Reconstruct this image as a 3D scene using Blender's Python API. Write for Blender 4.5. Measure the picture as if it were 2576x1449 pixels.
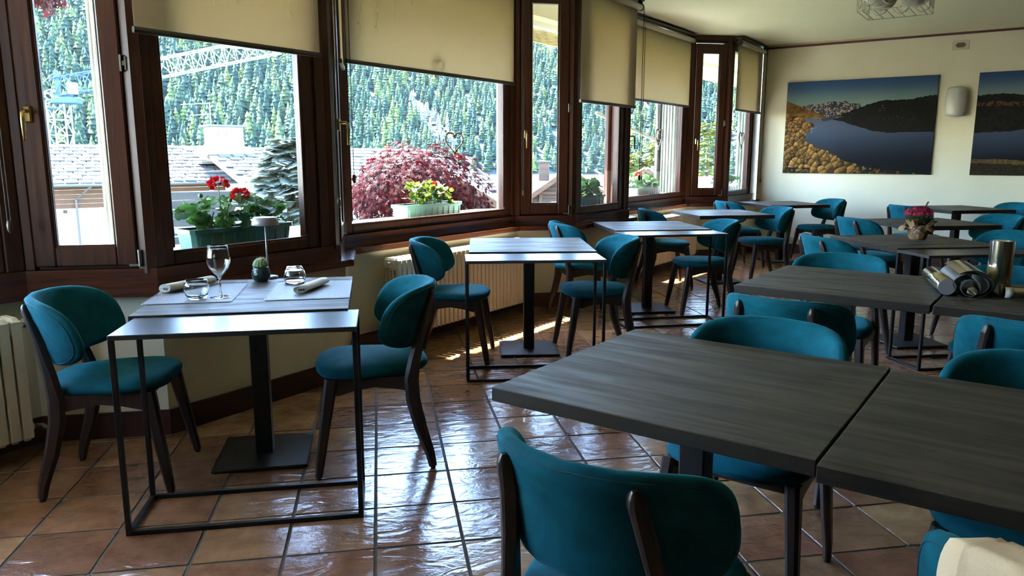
import bpy, bmesh, math, random
import numpy as np
from mathutils import Vector, Matrix

for o in list(bpy.data.objects):
    bpy.data.objects.remove(o)
scene = bpy.context.scene
COL = scene.collection
PI = math.pi
R = math.radians
S2 = math.sqrt(0.5)

# ------------------------------------------------------------------ camera
cam_d = bpy.data.cameras.new('camera')
cam = bpy.data.objects.new('camera', cam_d)
COL.objects.link(cam)
cam_d.sensor_width = 36.0
cam_d.lens = 36.0 * 1882.3 / 2576.0
cam_d.clip_start = 0.05
cam_d.clip_end = 4000
cam.location = (0, 0, 1.35)
cam.rotation_euler = (R(90 - 10.009), 0, R(-10))
scene.camera = cam

# ------------------------------------------------------------------ world, sun, exposure
world = bpy.data.worlds.new('world')
scene.world = world
world.use_nodes = True
wn = world.node_tree.nodes
wl = world.node_tree.links
wn.clear()
w_out = wn.new('ShaderNodeOutputWorld')
w_bg = wn.new('ShaderNodeBackground')
w_sky = wn.new('ShaderNodeTexSky')
w_sky.sky_type = 'NISHITA'
w_sky.sun_disc = False
SUN_EL, SUN_AZ = 58.2, 137.0          # elevation; direction towards the sun, degrees from +X
w_sky.sun_elevation = R(SUN_EL)
w_sky.sun_rotation = R(90 - SUN_AZ)
w_sky.altitude = 1200
w_sky.air_density = 1.0
w_sky.dust_density = 1.2
w_bg.inputs['Strength'].default_value = 0.34
wl.new(w_sky.outputs['Color'], w_bg.inputs['Color'])
wl.new(w_bg.outputs['Background'], w_out.inputs['Surface'])

sun_d = bpy.data.lights.new('sun', 'SUN')
sun_d.energy = 5.0
sun_d.angle = R(0.55)
sun_d.color = (1.0, 0.95, 0.86)
sun = bpy.data.objects.new('sun', sun_d)
COL.objects.link(sun)
sun.location = (-20, 20, 40)
_to = Vector((math.cos(R(SUN_AZ)) * math.cos(R(SUN_EL)), math.sin(R(SUN_AZ)) * math.cos(R(SUN_EL)), math.sin(R(SUN_EL))))
sun.rotation_euler = _to.to_track_quat('Z', 'Y').to_euler()

scene.view_settings.view_transform = 'Standard'
scene.view_settings.look = 'None'
scene.view_settings.gamma = 1.0
scene.view_settings.use_curve_mapping = False
scene.view_settings.exposure = 4.5
scene.cycles.max_bounces = 9
scene.cycles.diffuse_bounces = 6
scene.cycles.glossy_bounces = 4
scene.cycles.transmission_bounces = 8
scene.cycles.transparent_max_bounces = 16
scene.cycles.sample_clamp_indirect = 6.0
scene.cycles.caustics_reflective = False
scene.cycles.caustics_refractive = False

# ------------------------------------------------------------------ helpers
TH = R(10.0)
def W(x, y):
    """camera-heading frame -> room frame (tiles and walls run along the room axes)"""
    return (x * math.cos(TH) + y * math.sin(TH), -x * math.sin(TH) + y * math.cos(TH))

class MB:
    """collects geometry for one mesh"""
    def __init__(self):
        self.v, self.f = [], []
    def add(self, vs, fs, M=None):
        n = len(self.v)
        if M is not None:
            vs = [tuple(M @ Vector(p)) for p in vs]
        self.v.extend([tuple(p) for p in vs])
        self.f.extend([tuple(i + n for i in q) for q in fs])
        return self
    def box(self, c, s, ch=0.0, M=None):
        cx, cy, cz = c
        hx, hy, hz = s[0] / 2, s[1] / 2, s[2] / 2
        if ch <= 0:
            vs = [(cx + a * hx, cy + b * hy, cz + d * hz) for d in (-1, 1) for b in (-1, 1) for a in (-1, 1)]
            fs = [(0, 2, 3, 1), (4, 5, 7, 6), (0, 1, 5, 4), (2, 6, 7, 3), (0, 4, 6, 2), (1, 3, 7, 5)]
            return self.add(vs, fs, M)
        ch = min(ch, hx * .95, hy * .95, hz * .95)
        vs, idx = [], {}
        for a in (-1, 1):
            for b in (-1, 1):
                for d in (-1, 1):
                    for k in range(3):
                        h = [hx, hy, hz]
                        p = [h[0] - ch, h[1] - ch, h[2] - ch]
                        p[k] = h[k]
                        idx[(a, b, d, k)] = len(vs)
                        vs.append((cx + a * p[0], cy + b * p[1], cz + d * p[2]))
        fs = []
        for k in range(3):
            for sg in (-1, 1):
                o1, o2 = [(1, 2), (2, 0), (0, 1)][k]
                q = []
                for e1, e2 in ((-1, -1), (1, -1), (1, 1), (-1, 1)):
                    key = [0, 0, 0]
                    key[k], key[o1], key[o2] = sg, e1, e2
                    q.append(idx[(key[0], key[1], key[2], k)])
                fs.append(tuple(q) if sg > 0 else tuple(reversed(q)))
        for k in range(3):
            o1, o2 = [(1, 2), (2, 0), (0, 1)][k]
            for e1 in (-1, 1):
                for e2 in (-1, 1):
                    a, b = [0, 0, 0], [0, 0, 0]
                    a[k], a[o1], a[o2] = -1, e1, e2
                    b[k], b[o1], b[o2] = 1, e1, e2
                    q = (idx[(*a, o1)], idx[(*b, o1)], idx[(*b, o2)], idx[(*a, o2)])
                    fs.append(q if e1 * e2 < 0 else tuple(reversed(q)))
        for a in (-1, 1):
            for b in (-1, 1):
                for d in (-1, 1):
                    q = (idx[(a, b, d, 0)], idx[(a, b, d, 1)], idx[(a, b, d, 2)])
                    fs.append(q if a * b * d > 0 else tuple(reversed(q)))
        return self.add(vs, fs, M)
    def tube(self, pts, r, n=8, caps=True, closed=False, M=None):
        pts = [Vector(p) for p in pts]
        m = len(pts)
        rs = r if isinstance(r, (list, tuple)) else [r] * m
        vs, fs = [], []
        up = None
        for i in range(m):
            if closed:
                t = pts[(i + 1) % m] - pts[i - 1]
            else:
                t = pts[min(i + 1, m - 1)] - pts[max(i - 1, 0)]
            t.normalize()
            if up is None:
                up = Vector((0, 0, 1)) if abs(t.z) < .9 else Vector((1, 0, 0))
            x = up.cross(t)
            if x.length < 1e-6:
                x = Vector((1, 0, 0)).cross(t)
            x.normalize()
            y = t.cross(x)
            up = y
            for k in range(n):
                a = 2 * PI * k / n
                vs.append(pts[i] + (x * math.cos(a) + y * math.sin(a)) * rs[i])
        for i in range(m if closed else m - 1):
            j = (i + 1) % m
            for k in range(n):
                k2 = (k + 1) % n
                fs.append((i * n + k, i * n + k2, j * n + k2, j * n + k))
        if caps and not closed:
            fs.append(tuple(reversed(range(n))))
            fs.append(tuple((m - 1) * n + k for k in range(n)))
        return self.add(vs, fs, M)
    def bar(self, a, b, w, h=None, M=None):
        """square bar between two points"""
        a, b = Vector(a), Vector(b)
        h = h or w
        t = (b - a).normalized()
        u = Vector((0, 0, 1)) if abs(t.z) < .95 else Vector((0, 1, 0))
        x = t.cross(u).normalized()
        y = x.cross(t)
        vs = []
        for p in (a, b):
            for sx, sy in ((-1, -1), (1, -1), (1, 1), (-1, 1)):
                vs.append(p + x * sx * w / 2 + y * sy * h / 2)
        return self.add(vs, [(3, 2, 1, 0), (4, 5, 6, 7), (0, 1, 5, 4), (1, 2, 6, 5), (2, 3, 7, 6), (3, 0, 4, 7)], M)
    def lathe(self, prof, n=24, c=(0, 0, 0), M=None):
        vs, fs = [], []
        m = len(prof)
        for (r, z) in prof:
            for k in range(n):
                a = 2 * PI * k / n
                vs.append((c[0] + r * math.cos(a), c[1] + r * math.sin(a), c[2] + z))
        for i in range(m - 1):
            for k in range(n):
                k2 = (k + 1) % n
                fs.append((i * n + k, i * n + k2, (i + 1) * n + k2, (i + 1) * n + k))
        return self.add(vs, fs, M)
    def prism(self, poly, z0, z1, M=None):
        n = len(poly)
        vs = [(p[0], p[1], z0) for p in poly] + [(p[0], p[1], z1) for p in poly]
        fs = [tuple(reversed(range(n))), tuple(range(n, 2 * n))]
        for i in range(n):
            j = (i + 1) % n
            fs.append((i, j, n + j, n + i))
        return self.add(vs, fs, M)
    def rings(self, rings, cap0=True, cap1=True, M=None):
        n = len(rings[0])
        vs = [p for q in rings for p in q]
        fs = []
        for i in range(len(rings) - 1):
            for k in range(n):
                k2 = (k + 1) % n
                fs.append((i * n + k, i * n + k2, (i + 1) * n + k2, (i + 1) * n + k))
        if cap0:
            fs.append(tuple(reversed(range(n))))
        if cap1:
            fs.append(tuple((len(rings) - 1) * n + k for k in range(n)))
        return self.add(vs, fs, M)
    def mesh(self, name, smooth=False):
        me = bpy.data.meshes.new(name)
        me.from_pydata(self.v, [], self.f)
        me.validate()
        if smooth:
            me.polygons.foreach_set('use_smooth', [True] * len(me.polygons))
        me.update()
        return me
    def build(self, name, m, parent=None, smooth=False, fixn=False):
        me = self.mesh(name, smooth)
        if fixn:
            bm = bmesh.new()
            bm.from_mesh(me)
            bmesh.ops.recalc_face_normals(bm, faces=bm.faces)
            bm.to_mesh(me)
            bm.free()
        return obj(name, me, m, parent)

def obj(name, me, m=None, parent=None):
    o = bpy.data.objects.new(name, me)
    COL.objects.link(o)
    if m is not None and me is not None and len(me.materials) == 0:
        me.materials.append(m)
    if parent is not None:
        o.parent = parent
    return o

def smooth_by_angle(o, ang=35):
    me = o.data
    me.polygons.foreach_set('use_smooth', [True] * len(me.polygons))
    bm = bmesh.new()
    bm.from_mesh(me)
    lim = R(ang)
    for e in bm.edges:
        if len(e.link_faces) == 2:
            e.smooth = e.calc_face_angle(0) < lim
    bm.to_mesh(me)
    bm.free()
    return o

def tag(o, label, cat, group=None, kind=None):
    if label:
        o['label'] = label
    if cat:
        o['category'] = cat
    if group:
        o['group'] = group
    if kind:
        o['kind'] = kind
    return o

def thing(name, label, cat, loc=(0, 0, 0), rotz=0.0, group=None):
    o = bpy.data.objects.new(name, None)
    COL.objects.link(o)
    o.empty_display_size = 0.1
    o.location = loc
    o.rotation_euler = (0, 0, rotz)
    return tag(o, label, cat, group)

def struct(name, loc=(0, 0, 0), rotz=0.0):
    o = bpy.data.objects.new(name, None)
    COL.objects.link(o)
    o.empty_display_size = 0.1
    o.location = loc
    o.rotation_euler = (0, 0, rotz)
    o['kind'] = 'structure'
    return o

CH = {}
def copy_tree(root, loc, rotz, label=None, group=None):
    def rec(o, parent):
        c = o.copy()
        COL.objects.link(c)
        c.parent = parent
        for ch in [x for x in bpy.data.objects if x.parent == o]:
            rec(ch, c)
        return c
    r = rec(root, None)
    r.location = loc
    r.rotation_euler = (0, 0, rotz)
    if label:
        r['label'] = label
    if group:
        r['group'] = group
    return r

def fast_mesh(name, V, F, smooth=False):
    """V (n,3), F (m,k) numpy arrays"""
    me = bpy.data.meshes.new(name)
    V = np.asarray(V, np.float32)
    F = np.asarray(F, np.int32)
    m, k = F.shape
    me.vertices.add(len(V))
    me.vertices.foreach_set('co', V.ravel())
    me.loops.add(m * k)
    me.loops.foreach_set('vertex_index', F.ravel())
    me.polygons.add(m)
    me.polygons.foreach_set('loop_start', np.arange(0, m * k, k, dtype=np.int32))
    me.polygons.foreach_set('loop_total', np.full(m, k, np.int32))
    me.update(calc_edges=True)
    if smooth:
        me.polygons.foreach_set('use_smooth', np.ones(m, bool))
    return me

# ------------------------------------------------------------------ materials
def nt(name):
    m = bpy.data.materials.new(name)
    m.use_nodes = True
    n = m.node_tree.nodes
    l = m.node_tree.links
    b = n.get('Principled BSDF')
    return m, n, l, b

def setb(b, color=None, rough=None, metal=None, spec=None, trans=None, ior=None, sheen=None, sheen_tint=None, sheen_rough=None, coat=None):
    if color is not None:
        b.inputs['Base Color'].default_value = (*color, 1)
    if rough is not None:
        b.inputs['Roughness'].default_value = rough
    if metal is not None:
        b.inputs['Metallic'].default_value = metal
    if spec is not None:
        b.inputs['Specular IOR Level'].default_value = spec
    if trans is not None:
        b.inputs['Transmission Weight'].default_value = trans
    if ior is not None:
        b.inputs['IOR'].default_value = ior
    if sheen is not None:
        b.inputs['Sheen Weight'].default_value = sheen
    if sheen_tint is not None:
        b.inputs['Sheen Tint'].default_value = (*sheen_tint, 1)
    if sheen_rough is not None:
        b.inputs['Sheen Roughness'].default_value = sheen_rough
    if coat is not None:
        b.inputs['Coat Weight'].default_value = coat

def ramp(n, stops):
    r = n.new('ShaderNodeValToRGB')
    e = r.color_ramp.elements
    while len(e) < len(stops):
        e.new(0.5)
    for i, (p, c) in enumerate(stops):
        e[i].position = p
        e[i].color = (*c, 1) if len(c) == 3 else c
    return r

def plain(name, color, rough=0.6, metal=0.0, spec=0.5, var=0.0, scale=6.0, stretch=(1, 1, 1), bump=0.0, bscale=60.0, **kw):
    """one colour with an optional procedural variation and fine relief"""
    m, n, l, b = nt(name)
    setb(b, color, rough, metal, spec, **kw)
    if var > 0 or bump > 0:
        tc = n.new('ShaderNodeTexCoord')
        mp = n.new('ShaderNodeMapping')
        mp.inputs['Scale'].default_value = stretch
        l.new(tc.outputs['Object'], mp.inputs['Vector'])
    if var > 0:
        nz = n.new('ShaderNodeTexNoise')
        nz.inputs['Scale'].default_value = scale
        nz.inputs['Detail'].default_value = 5
        l.new(mp.outputs['Vector'], nz.inputs['Vector'])
        lo = tuple(c * (1 - var) for c in color)
        hi = tuple(min(1, c * (1 + var)) for c in color)
        r = ramp(n, [(0.3, lo), (0.7, hi)])
        l.new(nz.outputs['Fac'], r.inputs['Fac'])
        l.new(r.outputs['Color'], b.inputs['Base Color'])
    if bump > 0:
        nb = n.new('ShaderNodeTexNoise')
        nb.inputs['Scale'].default_value = bscale
        nb.inputs['Detail'].default_value = 3
        l.new(mp.outputs['Vector'], nb.inputs['Vector'])
        bp = n.new('ShaderNodeBump')
        bp.inputs['Strength'].default_value = bump
        bp.inputs['Distance'].default_value = 0.01
        l.new(nb.outputs['Fac'], bp.inputs['Height'])
        l.new(bp.outputs['Normal'], b.inputs['Normal'])
    return m

def wood(name, dark, light, rough=0.4, axis=2, scale=8.0, bump=0.08, spec=0.5):
    m, n, l, b = nt(name)
    setb(b, light, rough, spec=spec)
    tc = n.new('ShaderNodeTexCoord')
    mp = n.new('ShaderNodeMapping')
    sc = [6.0, 6.0, 6.0]
    sc[axis] = 0.35
    mp.inputs['Scale'].default_value = sc
    l.new(tc.outputs['Object'], mp.inputs['Vector'])
    nz = n.new('ShaderNodeTexNoise')
    nz.inputs['Scale'].default_value = scale
    nz.inputs['Detail'].default_value = 6
    nz.inputs['Roughness'].default_value = 0.6
    nz.inputs['Distortion'].default_value = 0.4
    l.new(mp.outputs['Vector'], nz.inputs['Vector'])
    r = ramp(n, [(0.32, dark), (0.68, light)])
    l.new(nz.outputs['Fac'], r.inputs['Fac'])
    l.new(r.outputs['Color'], b.inputs['Base Color'])
    bp = n.new('ShaderNodeBump')
    bp.inputs['Strength'].default_value = bump
    bp.inputs['Distance'].default_value = 0.004
    l.new(nz.outputs['Fac'], bp.inputs['Height'])
    l.new(bp.outputs['Normal'], b.inputs['Normal'])
    return m

def table_wood():
    """dark stained softwood with soft streaks, small knots along the grain (local X)"""
    m, n, l, b = nt('stained_table_wood')
    setb(b, (0.04, 0.036, 0.03), 0.42, spec=0.24)
    tc = n.new('ShaderNodeTexCoord')
    mp = n.new('ShaderNodeMapping')
    mp.inputs['Scale'].default_value = (1.0, 9.0, 9.0)
    oi = n.new('ShaderNodeObjectInfo')
    vm = n.new('ShaderNodeVectorMath')
    vm.operation = 'MULTIPLY_ADD'
    cx = n.new('ShaderNodeCombineXYZ')
    for k in range(3):
        l.new(oi.outputs['Random'], cx.inputs[k])
    vm.inputs[1].default_value = (31.0, 17.0, 5.0)
    l.new(cx.outputs[0], vm.inputs[0])
    l.new(tc.outputs['Object'], vm.inputs[2])
    l.new(vm.outputs[0], mp.inputs['Vector'])
    n1 = n.new('ShaderNodeTexNoise')
    n1.inputs['Scale'].default_value = 2.2
    n1.inputs['Detail'].default_value = 7
    n1.inputs['Roughness'].default_value = 0.62
    n1.inputs['Distortion'].default_value = 0.6
    l.new(mp.outputs['Vector'], n1.inputs['Vector'])
    r1 = ramp(n, [(0.26, (0.036, 0.029, 0.021)), (0.48, (0.053, 0.042, 0.030)), (0.76, (0.072, 0.056, 0.039))])
    l.new(n1.outputs['Fac'], r1.inputs['Fac'])
    mp2 = n.new('ShaderNodeMapping')
    mp2.inputs['Scale'].default_value = (2.2, 9.0, 9.0)
    l.new(vm.outputs[0], mp2.inputs['Vector'])
    n2 = n.new('ShaderNodeTexNoise')
    n2.inputs['Scale'].default_value = 1.6
    n2.inputs['Detail'].default_value = 1
    l.new(mp2.outputs['Vector'], n2.inputs['Vector'])
    r2 = ramp(n, [(0.60, (1, 1, 1)), (0.74, (0.30, 0.29, 0.30))])
    l.new(n2.outputs['Fac'], r2.inputs['Fac'])
    mx = n.new('ShaderNodeMixRGB')
    mx.blend_type = 'MULTIPLY'
    mx.inputs['Fac'].default_value = 0.75
    l.new(r1.outputs['Color'], mx.inputs['Color1'])
    l.new(r2.outputs['Color'], mx.inputs['Color2'])
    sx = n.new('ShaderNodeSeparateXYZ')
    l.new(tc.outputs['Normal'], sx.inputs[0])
    re = ramp(n, [(0.35, (0.40, 0.33, 0.28)), (0.6, (1, 1, 1))])       # sides and underside tinted darker than the top
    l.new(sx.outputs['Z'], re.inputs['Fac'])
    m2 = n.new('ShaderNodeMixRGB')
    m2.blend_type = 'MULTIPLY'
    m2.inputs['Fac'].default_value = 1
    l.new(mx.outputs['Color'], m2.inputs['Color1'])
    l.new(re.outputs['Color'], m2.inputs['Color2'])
    l.new(m2.outputs['Color'], b.inputs['Base Color'])
    bp = n.new('ShaderNodeBump')
    rr = ramp(n, [(0.34, (0.70, 0.70, 0.70)), (0.62, (0.45, 0.45, 0.45))])
    l.new(n1.outputs['Fac'], rr.inputs['Fac'])
    l.new(rr.outputs['Color'], b.inputs['Roughness'])
    bp.inputs['Strength'].default_value = 0.16
    bp.inputs['Distance'].default_value = 0.004
    l.new(n1.outputs['Fac'], bp.inputs['Height'])
    l.new(bp.outputs['Normal'], b.inputs['Normal'])
    return m

def velvet():
    m, n, l, b = nt('teal_velvet')
    setb(b, (0.002, 0.10, 0.15), 0.85, spec=0.10, sheen=0.22, sheen_tint=(0.10, 0.75, 0.85), sheen_rough=0.3)
    tc = n.new('ShaderNodeTexCoord')
    nz = n.new('ShaderNodeTexNoise')
    nz.inputs['Scale'].default_value = 7
    nz.inputs['Detail'].default_value = 4
    nz.inputs['Distortion'].default_value = 1.2
    l.new(tc.outputs['Object'], nz.inputs['Vector'])
    r = ramp(n, [(0.30, (0.002, 0.052, 0.072)), (0.70, (0.004, 0.098, 0.130))])
    l.new(nz.outputs['Fac'], r.inputs['Fac'])
    l.new(r.outputs['Color'], b.inputs['Base Color'])
    n2 = n.new('ShaderNodeTexNoise')
    n2.inputs['Scale'].default_value = 500
    l.new(tc.outputs['Object'], n2.inputs['Vector'])
    bp = n.new('ShaderNodeBump')
    bp.inputs['Strength'].default_value = 0.12
    bp.inputs['Distance'].default_value = 0.002
    l.new(n2.outputs['Fac'], bp.inputs['Height'])
    l.new(bp.outputs['Normal'], b.inputs['Normal'])
    return m

def tile_mat():
    m, n, l, b = nt('terracotta_tile')
    setb(b, (0.3, 0.15, 0.08), 0.17, spec=0.75)
    tc = n.new('ShaderNodeTexCoord')
    ge = n.new('ShaderNodeNewGeometry')
    oi = n.new('ShaderNodeObjectInfo')
    ad = n.new('ShaderNodeMath')
    ad.operation = 'ADD'
    l.new(ge.outputs['Random Per Island'], ad.inputs[0])
    l.new(oi.outputs['Random'], ad.inputs[1])
    fr = n.new('ShaderNodeMath')
    fr.operation = 'FRACT'
    l.new(ad.outputs[0], fr.inputs[0])
    r = ramp(n, [(0.0, (0.165, 0.078, 0.045)), (0.35, (0.235, 0.118, 0.062)), (0.7, (0.31, 0.180, 0.092)), (1.0, (0.21, 0.092, 0.054))])
    l.new(fr.outputs[0], r.inputs['Fac'])
    pos = ge.outputs['Position']
    n1 = n.new('ShaderNodeTexNoise')
    n1.inputs['Scale'].default_value = 9
    n1.inputs['Detail'].default_value = 8
    n1.inputs['Roughness'].default_value = 0.65
    l.new(pos, n1.inputs['Vector'])
    r1 = ramp(n, [(0.3, (0.62, 0.56, 0.52)), (0.7, (1.3, 1.3, 1.25))])
    l.new(n1.outputs['Fac'], r1.inputs['Fac'])
    mx = n.new('ShaderNodeMixRGB')
    mx.blend_type = 'MULTIPLY'
    mx.inputs['Fac'].default_value = 1
    l.new(r.outputs['Color'], mx.inputs['Color1'])
    l.new(r1.outputs['Color'], mx.inputs['Color2'])
    l.new(mx.outputs['Color'], b.inputs['Base Color'])
    # hand-made wavy relief: long flow marks plus a fine grain
    mp = n.new('ShaderNodeMapping')
    mp.inputs['Scale'].default_value = (9, 17, 9)
    l.new(pos, mp.inputs['Vector'])
    n2 = n.new('ShaderNodeTexNoise')
    n2.inputs['Scale'].default_value = 1.0
    n2.inputs['Detail'].default_value = 3
    n2.inputs['Distortion'].default_value = 0.8
    l.new(mp.outputs['Vector'], n2.inputs['Vector'])
    n3 = n.new('ShaderNodeTexNoise')
    n3.inputs['Scale'].default_value = 140
    n3.inputs['Detail'].default_value = 2
    l.new(pos, n3.inputs['Vector'])
    m3 = n.new('ShaderNodeMath')
    m3.operation = 'MULTIPLY_ADD'
    m3.inputs[1].default_value = 0.10
    l.new(n3.outputs['Fac'], m3.inputs[0])
    l.new(n2.outputs['Fac'], m3.inputs[2])
    bp = n.new('ShaderNodeBump')
    bp.inputs['Strength'].default_value = 0.34
    bp.inputs['Distance'].default_value = 0.012
    l.new(m3.outputs[0], bp.inputs['Height'])
    l.new(bp.outputs['Normal'], b.inputs['Normal'])
    return m

def pane_mat():
    m, n, l, b = nt('window_glass')
    n.remove(b)
    out = n.get('Material Output')
    tr = n.new('ShaderNodeBsdfTransparent')
    tr.inputs['Color'].default_value = (0.93, 0.955, 0.945, 1)
    gl = n.new('ShaderNodeBsdfGlossy')
    gl.inputs['Roughness'].default_value = 0.0
    lw = n.new('ShaderNodeLayerWeight')
    lw.inputs['Blend'].default_value = 0.5
    pw = n.new('ShaderNodeMath')
    pw.operation = 'POWER'
    pw.inputs[1].default_value = 5.0
    l.new(lw.outputs['Facing'], pw.inputs[0])
    ma = n.new('ShaderNodeMath')
    ma.operation = 'MULTIPLY_ADD'
    ma.inputs[1].default_value = 0.92
    ma.inputs[2].default_value = 0.035
    l.new(pw.outputs[0], ma.inputs[0])
    mx = n.new('ShaderNodeMixShader')
    l.new(ma.outputs[0], mx.inputs['Fac'])
    l.new(tr.outputs[0], mx.inputs[1])
    l.new(gl.outputs[0], mx.inputs[2])
    l.new(mx.outputs[0], out.inputs['Surface'])
    return m

def fabric_mat(name, color, trans_color, fac, weave=900):
    m, n, l, b = nt(name)
    n.remove(b)
    out = n.get('Material Output')
    d = n.new('ShaderNodeBsdfDiffuse')
    d.inputs['Color'].default_value = (*color, 1)
    t = n.new('ShaderNodeBsdfTranslucent')
    t.inputs['Color'].default_value = (*trans_color, 1)
    mx = n.new('ShaderNodeMixShader')
    mx.inputs['Fac'].default_value = fac
    tc = n.new('ShaderNodeTexCoord')
    nz = n.new('ShaderNodeTexNoise')
    nz.inputs['Scale'].default_value = weave
    l.new(tc.outputs['Object'], nz.inputs['Vector'])
    bp = n.new('ShaderNodeBump')
    bp.inputs['Strength'].default_value = 0.15
    bp.inputs['Distance'].default_value = 0.001
    l.new(nz.outputs['Fac'], bp.inputs['Height'])
    l.new(bp.outputs['Normal'], d.inputs['Normal'])
    l.new(d.outputs[0], mx.inputs[1])
    l.new(t.outputs[0], mx.inputs[2])
    l.new(mx.outputs[0], out.inputs['Surface'])
    return m

def leaf_mat(name, c1, c2, trans=0.35, rough=0.5, spec=0.25):
    m, n, l, b = nt(name)
    out = n.get('Material Output')
    oi = n.new('ShaderNodeObjectInfo')
    ge = n.new('ShaderNodeNewGeometry')
    ad = n.new('ShaderNodeMath')
    ad.operation = 'ADD'
    l.new(ge.outputs['Random Per Island'], ad.inputs[0])
    l.new(oi.outputs['Random'], ad.inputs[1])
    fr = n.new('ShaderNodeMath')
    fr.operation = 'FRACT'
    l.new(ad.outputs[0], fr.inputs[0])
    r = ramp(n, [(0.0, c1), (1.0, c2)])
    l.new(fr.outputs[0], r.inputs['Fac'])
    l.new(r.outputs['Color'], b.inputs['Base Color'])
    b.inputs['Roughness'].default_value = rough
    b.inputs['Specular IOR Level'].default_value = spec
    t = n.new('ShaderNodeBsdfTranslucent')
    l.new(r.outputs['Color'], t.inputs['Color'])
    mx = n.new('ShaderNodeMixShader')
    mx.inputs['Fac'].default_value = trans
    l.new(b.outputs[0], mx.inputs[1])
    l.new(t.outputs[0], mx.inputs[2])
    l.new(mx.outputs[0], out.inputs['Surface'])
    return m

def attr_mat(name, rough=0.7, spec=0.2, attr='Col'):
    m, n, l, b = nt(name)
    a = n.new('ShaderNodeAttribute')
    a.attribute_name = attr
    l.new(a.outputs['Color'], b.inputs['Base Color'])
    b.inputs['Roughness'].default_value = rough
    b.inputs['Specular IOR Level'].default_value = spec
    return m

def concrete_mat():
    m, n, l, b = nt('board_marked_concrete')
    setb(b, (0.42, 0.40, 0.34), 0.85, spec=0.2)
    ge = n.new('ShaderNodeNewGeometry')
    mp = n.new('ShaderNodeMapping')
    mp.inputs['Scale'].default_value = (1, 1, 0.12)
    l.new(ge.outputs['Position'], mp.inputs['Vector'])
    nz = n.new('ShaderNodeTexNoise')
    nz.inputs['Scale'].default_value = 28
    nz.inputs['Detail'].default_value = 5
    l.new(mp.outputs['Vector'], nz.inputs['Vector'])
    r = ramp(n, [(0.3, (0.12, 0.113, 0.092)), (0.7, (0.25, 0.24, 0.20))])
    l.new(nz.outputs['Fac'], r.inputs['Fac'])
    l.new(r.outputs['Color'], b.inputs['Base Color'])
    bp = n.new('ShaderNodeBump')
    bp.inputs['Strength'].default_value = 0.5
    bp.inputs['Distance'].default_value = 0.01
    l.new(nz.outputs['Fac'], bp.inputs['Height'])
    l.new(bp.outputs['Normal'], b.inputs['Normal'])
    return m

MT = {}
MT['frame'] = wood('red_brown_window_wood', (0.026, 0.0074, 0.0034), (0.068, 0.0195, 0.0080), rough=0.40, axis=2, spec=0.32)
MT['sill'] = wood('red_brown_sill_wood', (0.045, 0.013, 0.007), (0.10, 0.030, 0.014), rough=0.22, axis=0)
MT['base'] = wood('dark_red_skirting', (0.040, 0.010, 0.008), (0.065, 0.017, 0.012), rough=0.4, axis=0)
MT['chairwood'] = wood('dark_walnut_chair_wood', (0.014, 0.0075, 0.006), (0.038, 0.019, 0.0145), rough=0.4, axis=2)
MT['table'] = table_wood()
MT['velvet'] = velvet()
MT['seam'] = plain('dark_teal_piping', (0.001, 0.045, 0.065), 0.8)
MT['black'] = plain('black_metal', (0.010, 0.009, 0.009), 0.42, metal=0.0, spec=0.35, var=0.12, scale=3)
MT['blacktop'] = plain('dark_satin_sheet_metal', (0.030, 0.029, 0.030), 0.30, spec=0.55, var=0.10, scale=3)
MT['rubber'] = plain('black_rubber', (0.01, 0.01, 0.01), 0.7)
MT['tile'] = tile_mat()
MT['grout'] = plain('grey_grout', (0.075, 0.070, 0.064), 0.9, var=0.2, scale=20)
MT['plaster'] = plain('cream_wall_plaster', (0.68, 0.615, 0.455), 0.85, spec=0.2, var=0.03, scale=2, bump=0.06, bscale=180)
MT['ceil'] = plain('cream_ceiling_plaster', (0.74, 0.71, 0.53), 0.85, spec=0.2, var=0.02, scale=2, bump=0.04, bscale=150)
MT['unseen_wall'] = wood('unseen_wall_bounce_brown', (0.20, 0.15, 0.10), (0.30, 0.23, 0.16), rough=0.5, axis=2)  # invented finish on unseen walls, darkened to cut their bounce light
MT['pane'] = pane_mat()
MT['blind'] = fabric_mat('cream_blind_fabric', (0.44, 0.395, 0.31), (0.64, 0.52, 0.36), 0.44)
MT['roller'] = plain('white_roller_fabric', (0.60, 0.56, 0.47), 0.7)
MT['bronze'] = plain('dark_bronze_bar', (0.055, 0.045, 0.035), 0.4, metal=0.4)
MT['brass'] = plain('aged_brass', (0.42, 0.29, 0.11), 0.28, metal=1.0, var=0.2, scale=12)
MT['steel'] = plain('zinc_hinge_metal', (0.20, 0.185, 0.155), 0.45, metal=0.8)
MT['radiator'] = plain('ivory_radiator_enamel', (0.70, 0.64, 0.52), 0.35, spec=0.5, var=0.03, scale=3)
MT['whiteplastic'] = plain('white_plastic', (0.72, 0.70, 0.64), 0.45)
MT['cord'] = plain('dark_cord', (0.03, 0.027, 0.022), 0.7)
MT['glassware'] = plain('clear_drinking_glass', (0.97, 0.985, 0.99), 0.0, trans=1.0, ior=1.45)
MT['mat'] = plain('grey_woven_placemat', (0.13, 0.125, 0.125), 0.45, var=0.25, scale=90, bump=0.5, bscale=260)
MT['napkin'] = plain('white_cotton_napkin', (0.62, 0.59, 0.56), 0.9, bump=0.2, bscale=400)
MT['cutlery'] = plain('polished_steel', (0.6, 0.6, 0.6), 0.18, metal=1.0)
MT['pot'] = plain('dark_green_glazed_pot', (0.012, 0.03, 0.028), 0.12, var=0.6, scale=40, bump=0.25, bscale=90)
MT['cactus'] = plain('cactus_green', (0.10, 0.17, 0.05), 0.6, var=0.3, scale=30)
MT['spine'] = plain('pale_cactus_spine', (0.72, 0.66, 0.42), 0.6)
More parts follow.
